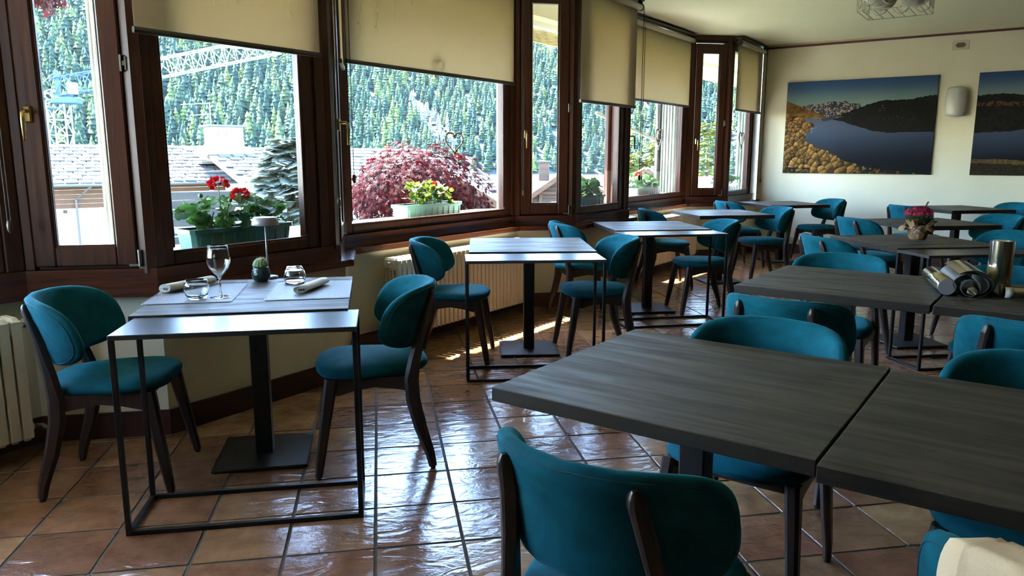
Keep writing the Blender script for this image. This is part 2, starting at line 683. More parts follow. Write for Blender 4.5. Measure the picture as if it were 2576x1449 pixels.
MT['lampmetal'] = plain('grey_lilac_lamp_metal', (0.20, 0.18, 0.195), 0.4, metal=0.2)
MT['tube'] = plain('polished_stainless_tube', (0.62, 0.58, 0.48), 0.13, metal=1.0, bump=0.02, bscale=8)
MT['tubein'] = plain('dull_inner_metal', (0.16, 0.16, 0.16), 0.45, metal=0.6)
MT['bluetape'] = plain('pale_blue_tape', (0.14, 0.24, 0.36), 0.5)
MT['paper'] = plain('kraft_wrap_paper', (0.24, 0.135, 0.055), 0.75, var=0.25, scale=14)
MT['basket'] = plain('woven_straw_basket', (0.17, 0.092, 0.036), 0.75, var=0.4, scale=45, bump=0.8, bscale=120)
MT['ribbon'] = plain('lilac_ribbon', (0.34, 0.24, 0.26), 0.6)
MT['pink'] = leaf_mat('crimson_petals', (0.36, 0.008, 0.05), (0.20, 0.006, 0.035), 0.2)
MT['potleaf'] = leaf_mat('dark_pot_leaves', (0.02, 0.055, 0.018), (0.045, 0.10, 0.03), 0.2)
MT['cream_cloth'] = plain('cream_table_linen', (0.80, 0.56, 0.34), 0.9, bump=0.15, bscale=500)
MT['lampglass'] = plain('frosted_sconce_glass', (0.44, 0.43, 0.38), 0.35, spec=0.5)
MT['globe'] = plain('marbled_lamp_globe', (0.48, 0.45, 0.37), 0.35, var=0.25, scale=9)
MT['wire'] = plain('pale_wire', (0.46, 0.44, 0.36), 0.4, metal=0.5)
MT['vent'] = plain('beige_vent_plastic', (0.52, 0.47, 0.33), 0.6)
MT['ventdark'] = plain('dark_vent_grille', (0.10, 0.085, 0.05), 0.7)
MT['redtrim'] = plain('dark_red_rail', (0.085, 0.018, 0.014), 0.5)
MT['concrete'] = concrete_mat()
MT['ledge'] = plain('pale_stone_ledge', (0.56, 0.54, 0.50), 0.8, var=0.1, scale=5)
MT['soffit'] = plain('cream_soffit_boards', (0.80, 0.66, 0.42), 0.8, var=0.05, scale=3)
MT['beam'] = plain('grey_painted_beam', (0.50, 0.47, 0.36), 0.8)
MT['fascia'] = plain('white_fascia', (0.86, 0.82, 0.72), 0.7)
MT['bamboo'] = plain('rolled_cane_screen', (0.50, 0.42, 0.22), 0.8, var=0.4, scale=10, stretch=(1, 1, 9))
MT['green_plastic'] = plain('green_planter_plastic', (0.028, 0.115, 0.085), 0.4, var=0.12, scale=6)
MT['pale_green'] = plain('pale_green_planter_plastic', (0.10, 0.24, 0.19), 0.45, var=0.08, scale=6)
MT['grey_green'] = plain('grey_green_planter_plastic', (0.17, 0.26, 0.26), 0.45, var=0.08, scale=6)
MT['soil'] = plain('dark_soil', (0.035, 0.022, 0.014), 0.95, bump=0.6, bscale=80)
MT['geranium'] = leaf_mat('geranium_leaves', (0.018, 0.062, 0.012), (0.055, 0.14, 0.025), 0.3)
MT['lime'] = leaf_mat('lime_green_leaves', (0.05, 0.085, 0.008), (0.10, 0.13, 0.016), 0.35)
MT['stem'] = plain('green_stem', (0.08, 0.14, 0.04), 0.6)
MT['redflower'] = leaf_mat('scarlet_petals', (0.42, 0.004, 0.006), (0.30, 0.004, 0.006), 0.25)
MT['maple'] = leaf_mat('red_maple_leaves', (0.060, 0.0013, 0.0028), (0.0095, 0.0013, 0.0033), 0.35, rough=0.6, spec=0.08)
MT['mapledark'] = leaf_mat('dark_red_maple_leaves', (0.07, 0.006, 0.010), (0.035, 0.006, 0.010), 0.30)
MT['spruce'] = leaf_mat('silver_blue_needles', (0.10, 0.14, 0.115), (0.19, 0.22, 0.19), 0.25)
MT['bark'] = plain('brown_bark', (0.055, 0.035, 0.02), 0.9, var=0.3, scale=12)
MT['forest'] = attr_mat('forest_foliage', 0.9, 0.05)
MT['hill'] = plain('forest_floor', (0.012, 0.026, 0.028), 0.95, var=0.4, scale=0.02)
MT['stone_roof'] = leaf_mat('pale_stone_slabs', (0.050, 0.050, 0.049), (0.085, 0.085, 0.083), 0.0, rough=0.8)
MT['white_roof'] = plain('pale_sheet_roof', (0.13, 0.13, 0.127), 0.7, var=0.05, scale=0.6)
MT['housewhite'] = plain('white_render', (0.45, 0.45, 0.43), 0.9, var=0.05, scale=1)
MT['orangewood'] = wood('orange_larch_boards', (0.045, 0.015, 0.003), (0.080, 0.030, 0.006), rough=0.7, axis=0, scale=1.0)
MT['timber'] = wood('brown_chalet_timber', (0.026, 0.012, 0.006), (0.052, 0.025, 0.012), rough=0.75, axis=0, scale=1.0)
MT['greywood'] = wood('weathered_grey_boards', (0.020, 0.020, 0.021), (0.040, 0.040, 0.041), rough=0.8, axis=0, scale=2.0)
MT['gutter'] = plain('dark_zinc_gutter', (0.06, 0.06, 0.055), 0.6)
MT['craneblue'] = plain('crane_blue_paint', (0.004, 0.042, 0.115), 0.5)
MT['cranewhite'] = plain('crane_white_paint', (0.24, 0.25, 0.26), 0.5)
MT['grass'] = plain('meadow_grass', (0.05, 0.085, 0.02), 0.95, var=0.4, scale=0.3)
MT['rubble'] = plain('grey_fieldstone', (0.05, 0.048, 0.044), 0.9, var=0.3, scale=6)
MT['wicker'] = plain('whitewashed_wicker', (0.20, 0.17, 0.12), 0.8, var=0.4, scale=60)
MT['fairy'] = plain('pale_light_string', (0.85, 0.74, 0.50), 0.4)
MT['darkwin'] = plain('dark_opening', (0.012, 0.012, 0.014), 0.3)
MT['gold'] = leaf_mat('yellow_green_needles', (0.085, 0.095, 0.012), (0.16, 0.165, 0.025), 0.2)

# ------------------------------------------------------------------ the room shell
ZC = 2.86
L = [(-3.03, 2.346), (-1.62, 3.756), (-1.048, 3.756), (-0.215, 4.589), (-0.215, 5.13), (1.20, 6.545),
     (1.755, 6.545), (2.53, 7.32), (2.53, 7.865), (3.95, 9.285), (4.55, 9.285), (5.35, 10.085)]
B1, B2, B3 = (11.2, 4.235), (11.2, -4.2), (-3.03, -4.2)

def offset(path, d):
    """shift an open path to its left (outside the room) by d, mitred"""
    n = len(path)
    dirs = []
    for i in range(n - 1):
        v = Vector((path[i + 1][0] - path[i][0], path[i + 1][1] - path[i][1])).normalized()
        dirs.append(v)
    out = []
    for i in range(n):
        a = dirs[max(i - 1, 0)]
        b = dirs[min(i, n - 2)]
        na, nb = Vector((-a.y, a.x)), Vector((-b.y, b.x))
        m = na + nb
        m = m / (m.dot(na))
        out.append((path[i][0] + m.x * d, path[i][1] + m.y * d))
    return out

def wall_mesh(path, d0, d1, z0, z1, mb=None):
    mb = mb or MB()
    A, Bq = offset(path, d0), offset(path, d1)
    for i in range(len(path) - 1):
        mb.prism([A[i], A[i + 1], Bq[i + 1], Bq[i]], z0, z1)
    return mb

def set_struct(o):
    o['kind'] = 'structure'
    return o

wl_o = set_struct(wall_mesh(L, 0, 0.16, -0.02, 0.70).build('wall_left', MT['plaster'], fixn=True))
bl_o = set_struct(wall_mesh(L, -0.016, 0.002, 0.0, 0.125).build('baseboard_left', MT['base'], fixn=True))
backpath = [L[-1], B1]
set_struct(wall_mesh(backpath, 0, 0.16, -0.02, ZC).build('wall_back', MT['plaster'], fixn=True))
set_struct(wall_mesh(backpath, -0.016, 0.002, 0, 0.125).build('baseboard_back', MT['base'], fixn=True))
set_struct(wall_mesh(backpath, -0.014, 0.002, 2.805, 2.832).build('trim_1', MT['redtrim'], fixn=True))
set_struct(wall_mesh([B1, B2], 0, 0.16, -0.02, ZC).build('wall_right', MT['unseen_wall'], fixn=True))
set_struct(wall_mesh([B2, B3], 0, 0.16, -0.02, ZC).build('wall_rear', MT['unseen_wall'], fixn=True))
LS = [B3, (B3[0], 1.65), L[0]]
set_struct(wall_mesh(LS[:2], 0, 0.16, 0.6, ZC).build('wall_side_upper', MT['unseen_wall'], fixn=True))
set_struct(wall_mesh(LS, 0, 0.16, -0.02, 0.70).build('wall_side', MT['plaster'], fixn=True))
set_struct(wall_mesh(LS, -0.016, 0.002, 0.0, 0.125).build('baseboard_side', MT['base'], fixn=True))
room = offset(L, 0.10) + [(11.3, 4.3), (11.3, -4.3), (-3.13, -4.3)]
set_struct(MB().prism(room, ZC, ZC + 0.12).build('ceiling', MT['ceil'], fixn=True))
floor_o = set_struct(MB().prism(room, -0.10, -0.0035).build('floor', MT['grout'], fixn=True))

# floor tiles: the 300 that show largest are parts, the rest one joined part
def inside(p, poly):
    c = False
    n = len(poly)
    for i in range(n):
        x1, y1 = poly[i]
        x2, y2 = poly[(i + 1) % n]
        if (y1 > p[1]) != (y2 > p[1]) and p[0] < (x2 - x1) * (p[1] - y1) / (y2 - y1) + x1:
            c = not c
    return c
PITCH = 0.3077
T0 = (-1.281, 3.384)
roomp = L + [B1, B2, B3]
roomo = offset(L, 0.13) + [(11.25, 4.25), (11.25, -4.25), (-3.1, -4.25)]
tiles = []
for i in range(-8, 44):
    for j in range(-26, 24):
        c = (T0[0] + (i + .5) * PITCH, T0[1] + (j + .5) * PITCH)
        if inside(c, roomo):
            dx = c[0] * math.cos(TH) - c[1] * math.sin(TH)
            dy = c[0] * math.sin(TH) + c[1] * math.cos(TH)
            vis = dy > 1.2 and abs(dx) < dy * 0.72
            tiles.append((not vis, math.hypot(dx, dy), c))
tiles.sort()
tile_me = MB().box((0, 0, -0.006), (0.2965, 0.2965, 0.012), 0.0013).mesh('tile')
tile_me.materials.append(MT['tile'])
random.seed(5)
rest = MB()
for k, (hid, d, c) in enumerate(tiles):
    dz = random.uniform(-0.0006, 0.0006)
    if k < 300:
        o = obj('tile', tile_me, None, floor_o)
        o.location = (c[0], c[1], dz)
        o.rotation_euler = (random.uniform(-.0015, .0015), random.uniform(-.0015, .0015), random.choice((0, PI / 2, PI, 1.5 * PI)))
    else:
        rest.box((c[0], c[1], -0.006 + dz), (0.2965, 0.2965, 0.012), 0.0013)
ro = rest.build('tiles_beyond', MT['tile'], floor_o)
ro['kind'] = 'stuff'

# ------------------------------------------------------------------ the windows
def use_path(path):
    global WIN, SILL_I, SILL_O, BLK_I, BLK_O
    WIN = offset(path, 0.03)
    SILL_I, SILL_O = offset(path, -0.052), offset(path, 0.045)
    BLK_I, BLK_O = offset(path, 0.022), offset(path, 0.125)

def local_seg(i):
    a, b = WIN[i], WIN[i + 1]
    ang = math.atan2(b[1] - a[1], b[0] - a[0])
    return a, ang, math.hypot(b[0] - a[0], b[1] - a[1])

def to_local(pts, a, ang):
    c, s = math.cos(-ang), math.sin(-ang)
    return [((p[0] - a[0]) * c - (p[1] - a[1]) * s, (p[0] - a[0]) * s + (p[1] - a[1]) * c) for p in pts]

def handle(parent, x, y, z):
    hb = MB()
    hb.box((x, y - 0.007, z + 0.0), (0.030, 0.014, 0.075), 0.006)
    h = hb.build('window_handle', MT['brass'], parent)
    lv = MB().tube([(x, y - 0.012, z + 0.012), (x, y - 0.05, z + 0.012), (x, y - 0.062, z + 0.002), (x, y - 0.064, z - 0.03), (x - 0.002, y - 0.060, z - 0.12)],
                   [0.009, 0.009, 0.0095, 0.010, 0.007], 10).build('lever', MT['brass'], h, True)
    return h

def window(idx, i, kind, wl=0.11, wr=0.11, no_handle=False):
    a, ang, n = local_seg(i)
    w = struct('window_%d' % idx, (a[0], a[1], 0), ang)
    q = to_local([SILL_I[i], SILL_I[i + 1], SILL_O[i + 1], SILL_O[i]], a, ang)
    MB().prism(q, 0.698, 0.737).build('sill_board', MT['sill'], w, fixn=True)
    q = to_local([BLK_I[i], BLK_I[i + 1], BLK_O[i + 1], BLK_O[i]], a, ang)
    MB().prism(q, 0.737, 0.822).build('bottom_rail', MT['sill'], w, fixn=True)
    top = MB()
    top.prism(q, 2.795, ZC)
    top.build('top_rail', MT['frame'], w, fixn=True)
    MB().lathe([(0.0, 0.80), (0.052, 0.80), (0.052, 2.82), (0.0, 2.82)], 8, (0, 0.054, 0)).build('corner_post', MT['frame'], w)
    fr = MB()
    if kind == 'fixed':
        z0, z1 = 0.822, 2.795
        sl = min(0.085, wl * .6)
        sr = min(0.085, wr * .6)
        # posts flush with the wall, glazing frame set back, thin bead round the pane
        fr.box(((wl - sl) / 2, 0.045, (z0 + z1) / 2), (wl - sl, 0.09, z1 - z0), 0.004)
        fr.box((n - (wr - sr) / 2, 0.045, (z0 + z1) / 2), (wr - sr, 0.09, z1 - z0), 0.004)
        fr.box((wl - sl / 2, 0.052, (z0 + z1) / 2), (sl, 0.076, z1 - z0), 0.006)
        fr.box((n - wr + sr / 2, 0.052, (z0 + z1) / 2), (sr, 0.076, z1 - z0), 0.006)
        fr.box((n / 2 + (wl - wr) / 2, 0.052, z0 + 0.031), (n - wl - wr + .002, 0.074, 0.062), 0.006)
        fr.box((n / 2 + (wl - wr) / 2, 0.052, z1 - 0.06), (n - wl - wr + .002, 0.074, 0.12), 0.006)
        f = fr.build('window_frame', MT['frame'], w)
        bd = MB()
        for xx in (wl + 0.006, n - wr - 0.006):
            bd.box((xx, 0.03, (z0 + z1) / 2), (0.014, 0.02, z1 - z0 - .17), 0.004)
        bd.box((n / 2 + (wl - wr) / 2, 0.03, z0 + 0.066), (n - wl - wr, 0.02, 0.012), 0.004)
        bd.build('glazing_bead', MT['frame'], f)
        MB().box(((n + wl - wr) / 2, 0.056, (z0 + z1) / 2 - .025), (n - wl - wr, 0.006, z1 - z0 - .17)).build('pane', MT['pane'], w)
    else:
        z0, z1 = 0.822, 2.795
        xl, xr = wl, n - wr
        fr.box((xl / 2, 0.045, (z0 + z1) / 2), (xl, 0.09, z1 - z0), 0.004)
        fr.box((n - wr / 2, 0.045, (z0 + z1) / 2), (wr, 0.09, z1 - z0), 0.004)
        fr.box((n / 2, 0.055, z0 + 0.008), (n - wl - wr + .01, 0.07, 0.016), 0.003)
        fr.box((n / 2, 0.055, z1 - 0.015), (n - wl - wr + .01, 0.07, 0.03), 0.003)
        for xx in (xl + 0.004, xr - 0.006):        # rebate strips behind the sash joint
            fr.box((xx, 0.074, (z0 + z1) / 2), (0.034, 0.03, z1 - z0 - .03), 0.002)
        fr.build('window_frame', MT['frame'], w)
        sb = MB()
        s0, s1 = xl + 0.006, xr - 0.012
        b0, b1 = 0.838, 2.752
        st = 0.090
        for xx in (s0 + st / 2, s1 - st / 2):
            sb.box((xx, 0.020, (b0 + b1) / 2), (st, 0.064, b1 - b0), 0.007)
        sb.box(((s0 + s1) / 2, 0.020, b0 + 0.046), (s1 - s0 - 2 * st + .004, 0.062, 0.092), 0.007)
        sb.box(((s0 + s1) / 2, 0.020, b1 - 0.06), (s1 - s0 - 2 * st + .004, 0.062, 0.12), 0.007)
        sash = sb.build('sash', MT['frame'], w)
        bd = MB()
        for xx in (s0 + st + 0.004, s1 - st - 0.004):
            bd.box((xx, 0.008, (b0 + b1) / 2), (0.012, 0.02, b1 - b0 - .2), 0.003)
        bd.box(((s0 + s1) / 2, 0.008, b0 + 0.095), (s1 - s0 - 2 * st, 0.02, 0.012), 0.003)
        bd.build('glazing_bead', MT['frame'], sash)
        MB().box(((s0 + s1) / 2, 0.024, (b0 + b1) / 2 - .014), (s1 - s0 - 2 * st, 0.006, b1 - b0 - .208)).build('pane', MT['pane'], sash)
        if not no_handle:
            handle(sash, s0 + 0.040, -0.012, 1.535)
        for zz in (1.765,):
            hg = MB()
            hg.box((s1 + 0.001, -0.012, zz), (0.010, 0.010, 0.075), 0.002)
            hg.box((s1 + 0.020, -0.008, zz), (0.010, 0.010, 0.060), 0.002)
            hg.box((s1 + 0.010, -0.010, zz), (0.020, 0.006, 0.022), 0.001)
            hg.build('hinge', MT['steel'], w)
        hg = MB()
        hg.tube([(s1 + 0.010, -0.014, b0 - 0.004), (s1 + 0.010, -0.014, b0 + 0.075)], 0.007, 8)
        hg.box((s1 - 0.012, -0.012, b0 + 0.002), (0.05, 0.010, 0.012), 0.002)
        hg.build('corner_hinge', MT['steel'], w)
    return w

use_path(LS)          # unseen side window, added to light the left of the room
window(12, 1, 'fixed', 0.11, 0.11)
use_path(L)
window(1, 0, 'fixed', 0.10, 0.16)
window(2, 1, 'sash', 0.044, 0.066)
window(3, 2, 'fixed', 0.105, 0.22)
window(4, 3, 'sash', 0.044, 0.05)
window(5, 4, 'fixed', 0.10, 0.135)
window(6, 5, 'sash', 0.044, 0.066)
window(7, 6, 'fixed', 0.12, 0.20)
window(8, 7, 'sash', 0.044, 0.05)
window(9, 8, 'fixed', 0.12, 0.11)
window(10, 9, 'sash', 0.075, 0.09)
window(11, 10, 'fixed', 0.075, 0.28)

# ------------------------------------------------------------------ roller blinds
def blind(i, x0, x1, zb, label, chain_x=None, chain_to=1.0, y=-0.075, ztop=2.80, group=None):
    a, ang, n = local_seg(i)
    t = thing('roller_blind', label, 'blind', (a[0], a[1], 0), ang, group or 'cream roller blinds at the windows')
    MB().tube([(x0, y + 0.004, ztop - 0.03), (x1, y + 0.004, ztop - 0.03)], 0.029, 16).build('roller', MT['roller'], t, True)
    MB().box(((x0 + x1) / 2, y + 0.015, ztop + 0.030), (x1 - x0 + 0.03, 0.095, 0.020), 0.003).build('mounting_rail', MT['bronze'], t)
    for k, xx in enumerate((x0 - 0.006, x1 + 0.006)):
        bk = MB()
        bk.tube([(xx - 0.005, y + 0.004, ztop - 0.03), (xx + 0.005, y + 0.004, ztop - 0.03)], 0.036, 14)
        bk.box((xx, y + 0.012, ztop + 0.002), (0.010, 0.05, 0.04), 0.002)
        bk.build('bracket', MT['bronze'], t)
    MB().box(((x0 + x1) / 2, y + 0.031, (ztop - .03 + zb) / 2), (x1 - x0 - 0.02, 0.0016, ztop - .03 - zb)).build('fabric', MT['blind'], t)
    bar = MB()
    prof = [(-0.008, -0.012), (0.008, -0.012), (0.011, 0.0), (0.008, 0.014), (-0.008, 0.014), (-0.011, 0.0)]
    bar.rings([[(xx, y + 0.031 + p[0], zb + p[1]) for p in prof] for xx in (x0 + 0.004, x1 - 0.004)])
    bo = bar.build('bottom_bar', MT['bronze'], t, fixn=True)
    if chain_x is not None:
        c = MB()
        for dx in (-0.008, 0.009):
            c.tube([(chain_x + dx, y - 0.01, ztop - 0.03), (chain_x + dx * .8, y - 0.01, chain_to)], 0.0022, 6)
        c.build('pull_chain', MT['cord'], t)
        MB().lathe([(0.002, 0.0), (0.011, 0.012), (0.013, 0.035), (0.010, 0.055), (0.002, 0.06)], 10, (chain_x, y - 0.01, chain_to - 0.05)).build('chain_weight', MT['bronze'], t, True)
    return t

blind(0, 0.06, 1.83, 2.25, 'cream roller blind at the far left window, of which only the chain shows', 1.93, 1.06)
blind(2, -0.045, 1.035, 1.905, 'cream roller blind half lowered over the window behind the laid table', 1.085, 1.10)
blind(3, 0.06, 0.46, 1.90, 'narrow cream roller blind seen edge-on in the recess between two wide windows', 0.50, 1.22)
blind(4, 0.035, 1.95, 1.955, 'widest cream roller blind, above the red maple', 2.03, 1.05)
blind(6, -0.03, 1.07, 1.825, 'cream roller blind that hangs lowest, between the second casement and the recess', 1.12, 1.15)
blind(8, 0.12, 1.95, 1.965, 'cream roller blind over the far window with the concrete pillar', 0.52, 1.12)
blind(10, 0.0, 1.05, 1.94, 'narrowest cream roller blind beside the picture wall', 1.10, 1.02)

# strings of tiny lights hanging down in front of two blinds
def light_string(i, xs, label):
    a, ang, n = local_seg(i)
    t = thing('light_string', label, 'fairy lights', (a[0], a[1], 0), ang, 'icicle light strings')
    random.seed(i)
    MB().tube([(xs[0][0] - .1, -0.101, 2.66), (xs[-1][0] + .1, -0.101, 2.66)], 0.003, 6).build('cable', MT['fairy'], t)
    for x, zb in xs:
        z = 2.66
        pts = []
        while z > zb:
            pts.append((x + random.uniform(-.008, .008), -0.101, z))
            z -= 0.05
        MB().tube(pts, 0.0016, 5).build('strand', MT['fairy'], t)
        for p in pts[3::2]:
            s = random.choice((-1, 1))
            MB().tube([p, (p[0] + .018 * s, p[1] - .002, p[2] - .022)], [0.0018, 0.0032], 5).build('bulb', MT['fairy'], t)
    return t
light_string(2, [(0.17, 2.28), (0.33, 2.05), (0.45, 2.10), (0.56, 2.18), (0.78, 2.02)], 'pale icicle lights hanging before the blind behind the laid table')
light_string(4, [(0.12, 2.10), (0.28, 2.16), (0.44, 2.22), (0.62, 2.40)], 'pale icicle lights hanging before the widest blind')

# ------------------------------------------------------------------ radiators
def radiator(i, x0, nsec, label, valve=True, z0=0.085, z1=0.655):
    a, ang, n = local_seg(i)
    # local frame: x along the wall, y outward; the radiator stands inside the room
    t = thing('radiator', label, 'radiator', (a[0], a[1], 0), ang, 'ivory column radiators under the windows')
    pitch = 0.0505
    sec = MB()
    yc = -0.165
    for k in range(4):
        yy = yc - 0.051 + k * 0.034
        sec.box((0, yy, (z0 + z1) / 2), (0.034, 0.021, z1 - z0 - 0.10), 0.008)
    for zz in (z0 + 0.045, z1 - 0.045):
        sec.box((0, yc, zz), (0.0485, 0.128, 0.085), 0.014)
    sec.box((0, yc - 0.066, (z0 + z1) / 2), (0.043, 0.012, z1 - z0 - 0.03), 0.005)
    me = sec.mesh('radiator_section')
    me.materials.append(MT['radiator'])
    for k in range(nsec):
        o = obj('radiator_section', me, None, t)
        o.location = (x0 + (k + .5) * pitch, 0, 0)
    for zz in (z0 + 0.05, z1 - 0.05):
        for xx, s in ((x0, -1), (x0 + nsec * pitch, 1)):
            MB().tube([(xx, yc, zz), (xx + s * 0.02, yc, zz)], [0.024, 0.020], 8).build('end_plug', MT['radiator'], t)
    for xx in (x0 + 0.12, x0 + nsec * pitch - 0.12):
        MB().bar((xx, yc + 0.03, z0 + 0.02), (xx, 0.0, z0 + 0.02), 0.02).build('wall_bracket', MT['radiator'], t)
    if valve:
        xe = x0 + nsec * pitch
        MB().tube([(xe + 0.02, yc, z1 - 0.05), (xe + 0.06, yc, z1 - 0.05)], 0.012, 8).build('valve_body', MT['steel'], t)
        MB().lathe([(0.0, 0), (0.024, 0.002), (0.026, 0.02), (0.022, 0.05), (0.0, 0.054)], 14,
                   M=Matrix.Translation((xe + 0.055, yc, z1 - 0.05)) @ Matrix.Rotation(R(-90), 4, 'X') @ Matrix.Rotation(0, 4, 'Z')).build('thermostat_knob', MT['whiteplastic'], t, True)
        MB().tube([(xe + 0.02, yc, z0 + 0.05), (xe + 0.05, yc - .03, z0 + 0.05), (xe + .05, yc - .07, z0 + .045)], 0.011, 8).build('lower_valve', MT['steel'], t, True)
    return t
radiator(0, 1.02, 17, 'ivory column radiator at the far left edge, beside the left dining chair')
radiator(4, 0.26, 32, 'long ivory column radiator behind the second window table')
radiator(8, 0.44, 29, 'ivory column radiator under the far window, behind the middle tables')

# ------------------------------------------------------------------ picture wall
P11 = Vector((L[-1][0], L[-1][1]))
DB = Vector((S2, -S2))          # along the back wall, away from the windows
NB = Vector((-S2, -S2))         # into the room
def back(s, d=0.0):
    p = P11 + DB * s + NB * d
    return (p.x, p.y)

def value_noise(shape, cells, rng):
    gy, gx = cells
    g = rng.random((gy + 2, gx + 2))
    y = np.linspace(0, gy, shape[0])
    x = np.linspace(0, gx, shape[1])
    yi, xi = np.minimum(y.astype(int), gy), np.minimum(x.astype(int), gx)
    fy, fx = (y - yi)[:, None], (x - xi)[None, :]
    fy, fx = fy * fy * (3 - 2 * fy), fx * fx * (3 - 2 * fx)
    a = g[yi][:, xi]; b = g[yi][:, xi + 1]; c = g[yi + 1][:, xi]; d = g[yi + 1][:, xi + 1]
    return (a * (1 - fx) + b * fx) * (1 - fy) + (c * (1 - fx) + d * fx) * fy

def sm(a, b, x):
    t = np.clip((x - a) / (b - a), 0, 1)
    return t * t * (3 - 2 * t)

def lake_picture(nx, ny, second=False):
    rng = np.random.default_rng(11 if second else 3)
    X, Y = np.meshgrid(np.linspace(0, 1, nx), np.linspace(0, 1, ny))    # Y up
    C = np.zeros((ny, nx, 3))
    n1 = value_noise((ny, nx), (40, 60), rng)
    n2 = value_noise((ny, nx), (90, 140), rng)
    n3 = value_noise((ny, nx), (12, 18), rng)
    sky_t = np.array([0.045, 0.105, 0.25])
    sky_b = np.array([0.30, 0.42, 0.36])
    t = sm(0.70, 1.0, Y)[..., None]
    C[:] = sky_b * (1 - t) + sky_t * t
    lx = np.linspace(0, 1, nx)
    j1 = value_noise((1, nx), (1, 34), rng)[0]
    j2 = value_noise((1, nx), (1, 90), rng)[0]
    def paint(mask, col):
        C[mask] = (col[mask] if isinstance(col, np.ndarray) and col.ndim == 3 else col)
    if not second:
        # distant snowy range
        top = 0.715 + 0.065 * np.clip(1 - np.abs(lx - 0.33) / 0.26, 0, 1) ** .6 + 0.022 * (j1 - .5) + .012 * (j2 - .5)
        m = (Y < top[None, :]) & (X > .09) & (X < .52)
        snow = np.where((n2 + .6 * n1)[..., None] > .85, np.array([0.42, 0.30, 0.24]), np.array([0.035, 0.045, 0.075]))
        paint(m, snow)
        # dark hill on the right with its reflection
        hb = 0.60 + 0.17 * sm(0.26, 0.70, lx) + .012 * (j2 - .5) + 0.035 * sm(.8, 1.0, lx) * (lx > .72)
        hl = 0.60 - 0.165 * sm(0.25, 0.72, lx) + .012 * (j1 - .5)
        m = (Y < hb[None, :]) & (Y > hl[None, :]) & (X > 0.27)
        paint(m, np.array([0.008, 0.007, 0.007]) + 0.006 * (n1[..., None] - .3))
        fl = (n2 > .86) & m & (Y < .72) & (Y > .56) & (n3 > .62)
        paint(fl, np.array([0.12, 0.12, 0.13]))
        # lake
        lt = sm(0.0, 0.60, Y)[..., None]
        lake = np.array([0.004, 0.005, 0.009]) * (1 - lt) + np.array([0.085, 0.115, 0.19]) * lt ** 1.8
        shore = np.where(lx < .27, 0.615, hl)
        m = (Y < shore[None, :])
        paint(m, lake)
        refl = (Y < .615) & (Y > .615 - .05 * np.clip(1 - np.abs(X - .28) / .13, 0, 1)) & (X < .42)
        paint(refl, np.where(n1[..., None] > .5, np.array([.16, .12, .11]), np.array([.04, .05, .08])))
        # amber slope at the far left
        sl = 0.80 - 0.62 * lx
        m = (Y < sl[None, :]) & (Y > 0.60) & (X < .30)
        paint(m, np.array([0.20, 0.10, 0.028]) * (0.55 + .8 * n1[..., None]))
        # golden boulders
        edge = np.interp(Y[:, 0], [0.0, .06, .14, .25, .36, .44, .53, .60, .66], [0.95, .60, .42, .30, .14, .17, .22, .12, .02])
        e2 = edge[:, None] + .05 * (n1 - .5) + .03 * (n2 - .5)
        m = (X < e2) & (Y < .66)
        # boulders: one cell each, small up the shore and large at the bottom
        pr_, pi_ = [], 0
        while len(pr_) < 620:
            px_, py_ = rng.random() * 1.0, rng.random() ** 1.0 * .68
            if rng.random() < .25 + .9 * py_:
                pr_.append((px_, py_))
        PR = np.array(pr_)
        val = rng.uniform(.45, 1.25, len(PR))
        idx = np.argwhere(m)
        q_ = np.stack([X[m] * 1.5, Y[m]], -1)
        dd = np.sqrt(((q_[:, None, :] - (PR * np.array([1.5, 1.0]))[None]) ** 2).sum(-1))
        i1 = dd.argmin(1)
        d1 = dd[np.arange(len(dd)), i1]
        dd[np.arange(len(dd)), i1] = 9
        d2 = dd.min(1)
        cell = PR[i1]
        lit = np.clip(.62 + 14 * ((cell[:, 0] - X[m]) * 1.5 + (Y[m] - cell[:, 1])) * 1.0, .15, 1.4)
        sh = val[i1] * lit * (.75 + .5 * n2[m]) * np.clip((d2 - d1) / .008, .12, 1)
        rock = np.zeros((ny, nx, 3))
        rock[m] = np.array([0.46, 0.225, 0.048]) * sh[:, None]
        fade = sm(0.35, .8, X)[..., None]
        rock = rock * (1 - .55 * fade)
        m2 = m & ~((X > .5) & (n1 < .5)) & ~((X > .02) & (Y < .06) & (X < .2) & (n1 < .55))
        paint(m, np.array([0.014, 0.012, 0.010]))
        paint(m2, rock)
    else:
        hb = 0.78 - 0.05 * sm(.0, .6, lx) + .012 * (j2 - .5) + .02 * np.sin(lx * 9)
        hl = 0.42 + .16 * sm(.1, .9, lx) + .01 * (j1 - .5)
        m = (Y < hb[None, :])
        paint(m, np.array([0.012, 0.011, 0.011]) + 0.010 * (n1[..., None] - .3))
        band = np.abs(Y - (0.70 - .03 * X + .02 * (n1 - .5))) < .018
        paint(band & (n2 > .35), np.array([0.15, 0.070, 0.028]))
        lt = sm(0.1, .55, Y)[..., None]
        lake = np.array([0.008, 0.009, 0.016]) * (1 - lt) + np.array([0.075, 0.11, 0.19]) * lt
        m = (Y < hl[None, :])
        paint(m, lake)
        m = (Y < .10 + .05 * np.sin(X * 8) * 1 + .02 * (n1 - .5))
        paint(m, np.array([0.03, 0.022, 0.012]) * (.6 + n2[..., None]))
        m = np.abs(Y - (.115 + .02 * np.sin(X * 7 + 1) + .01 * (n1 - .5))) < .022
        paint(m & (X < .6), np.array([0.13, 0.085, 0.032]) * (.5 + n2[..., None]))
    return C

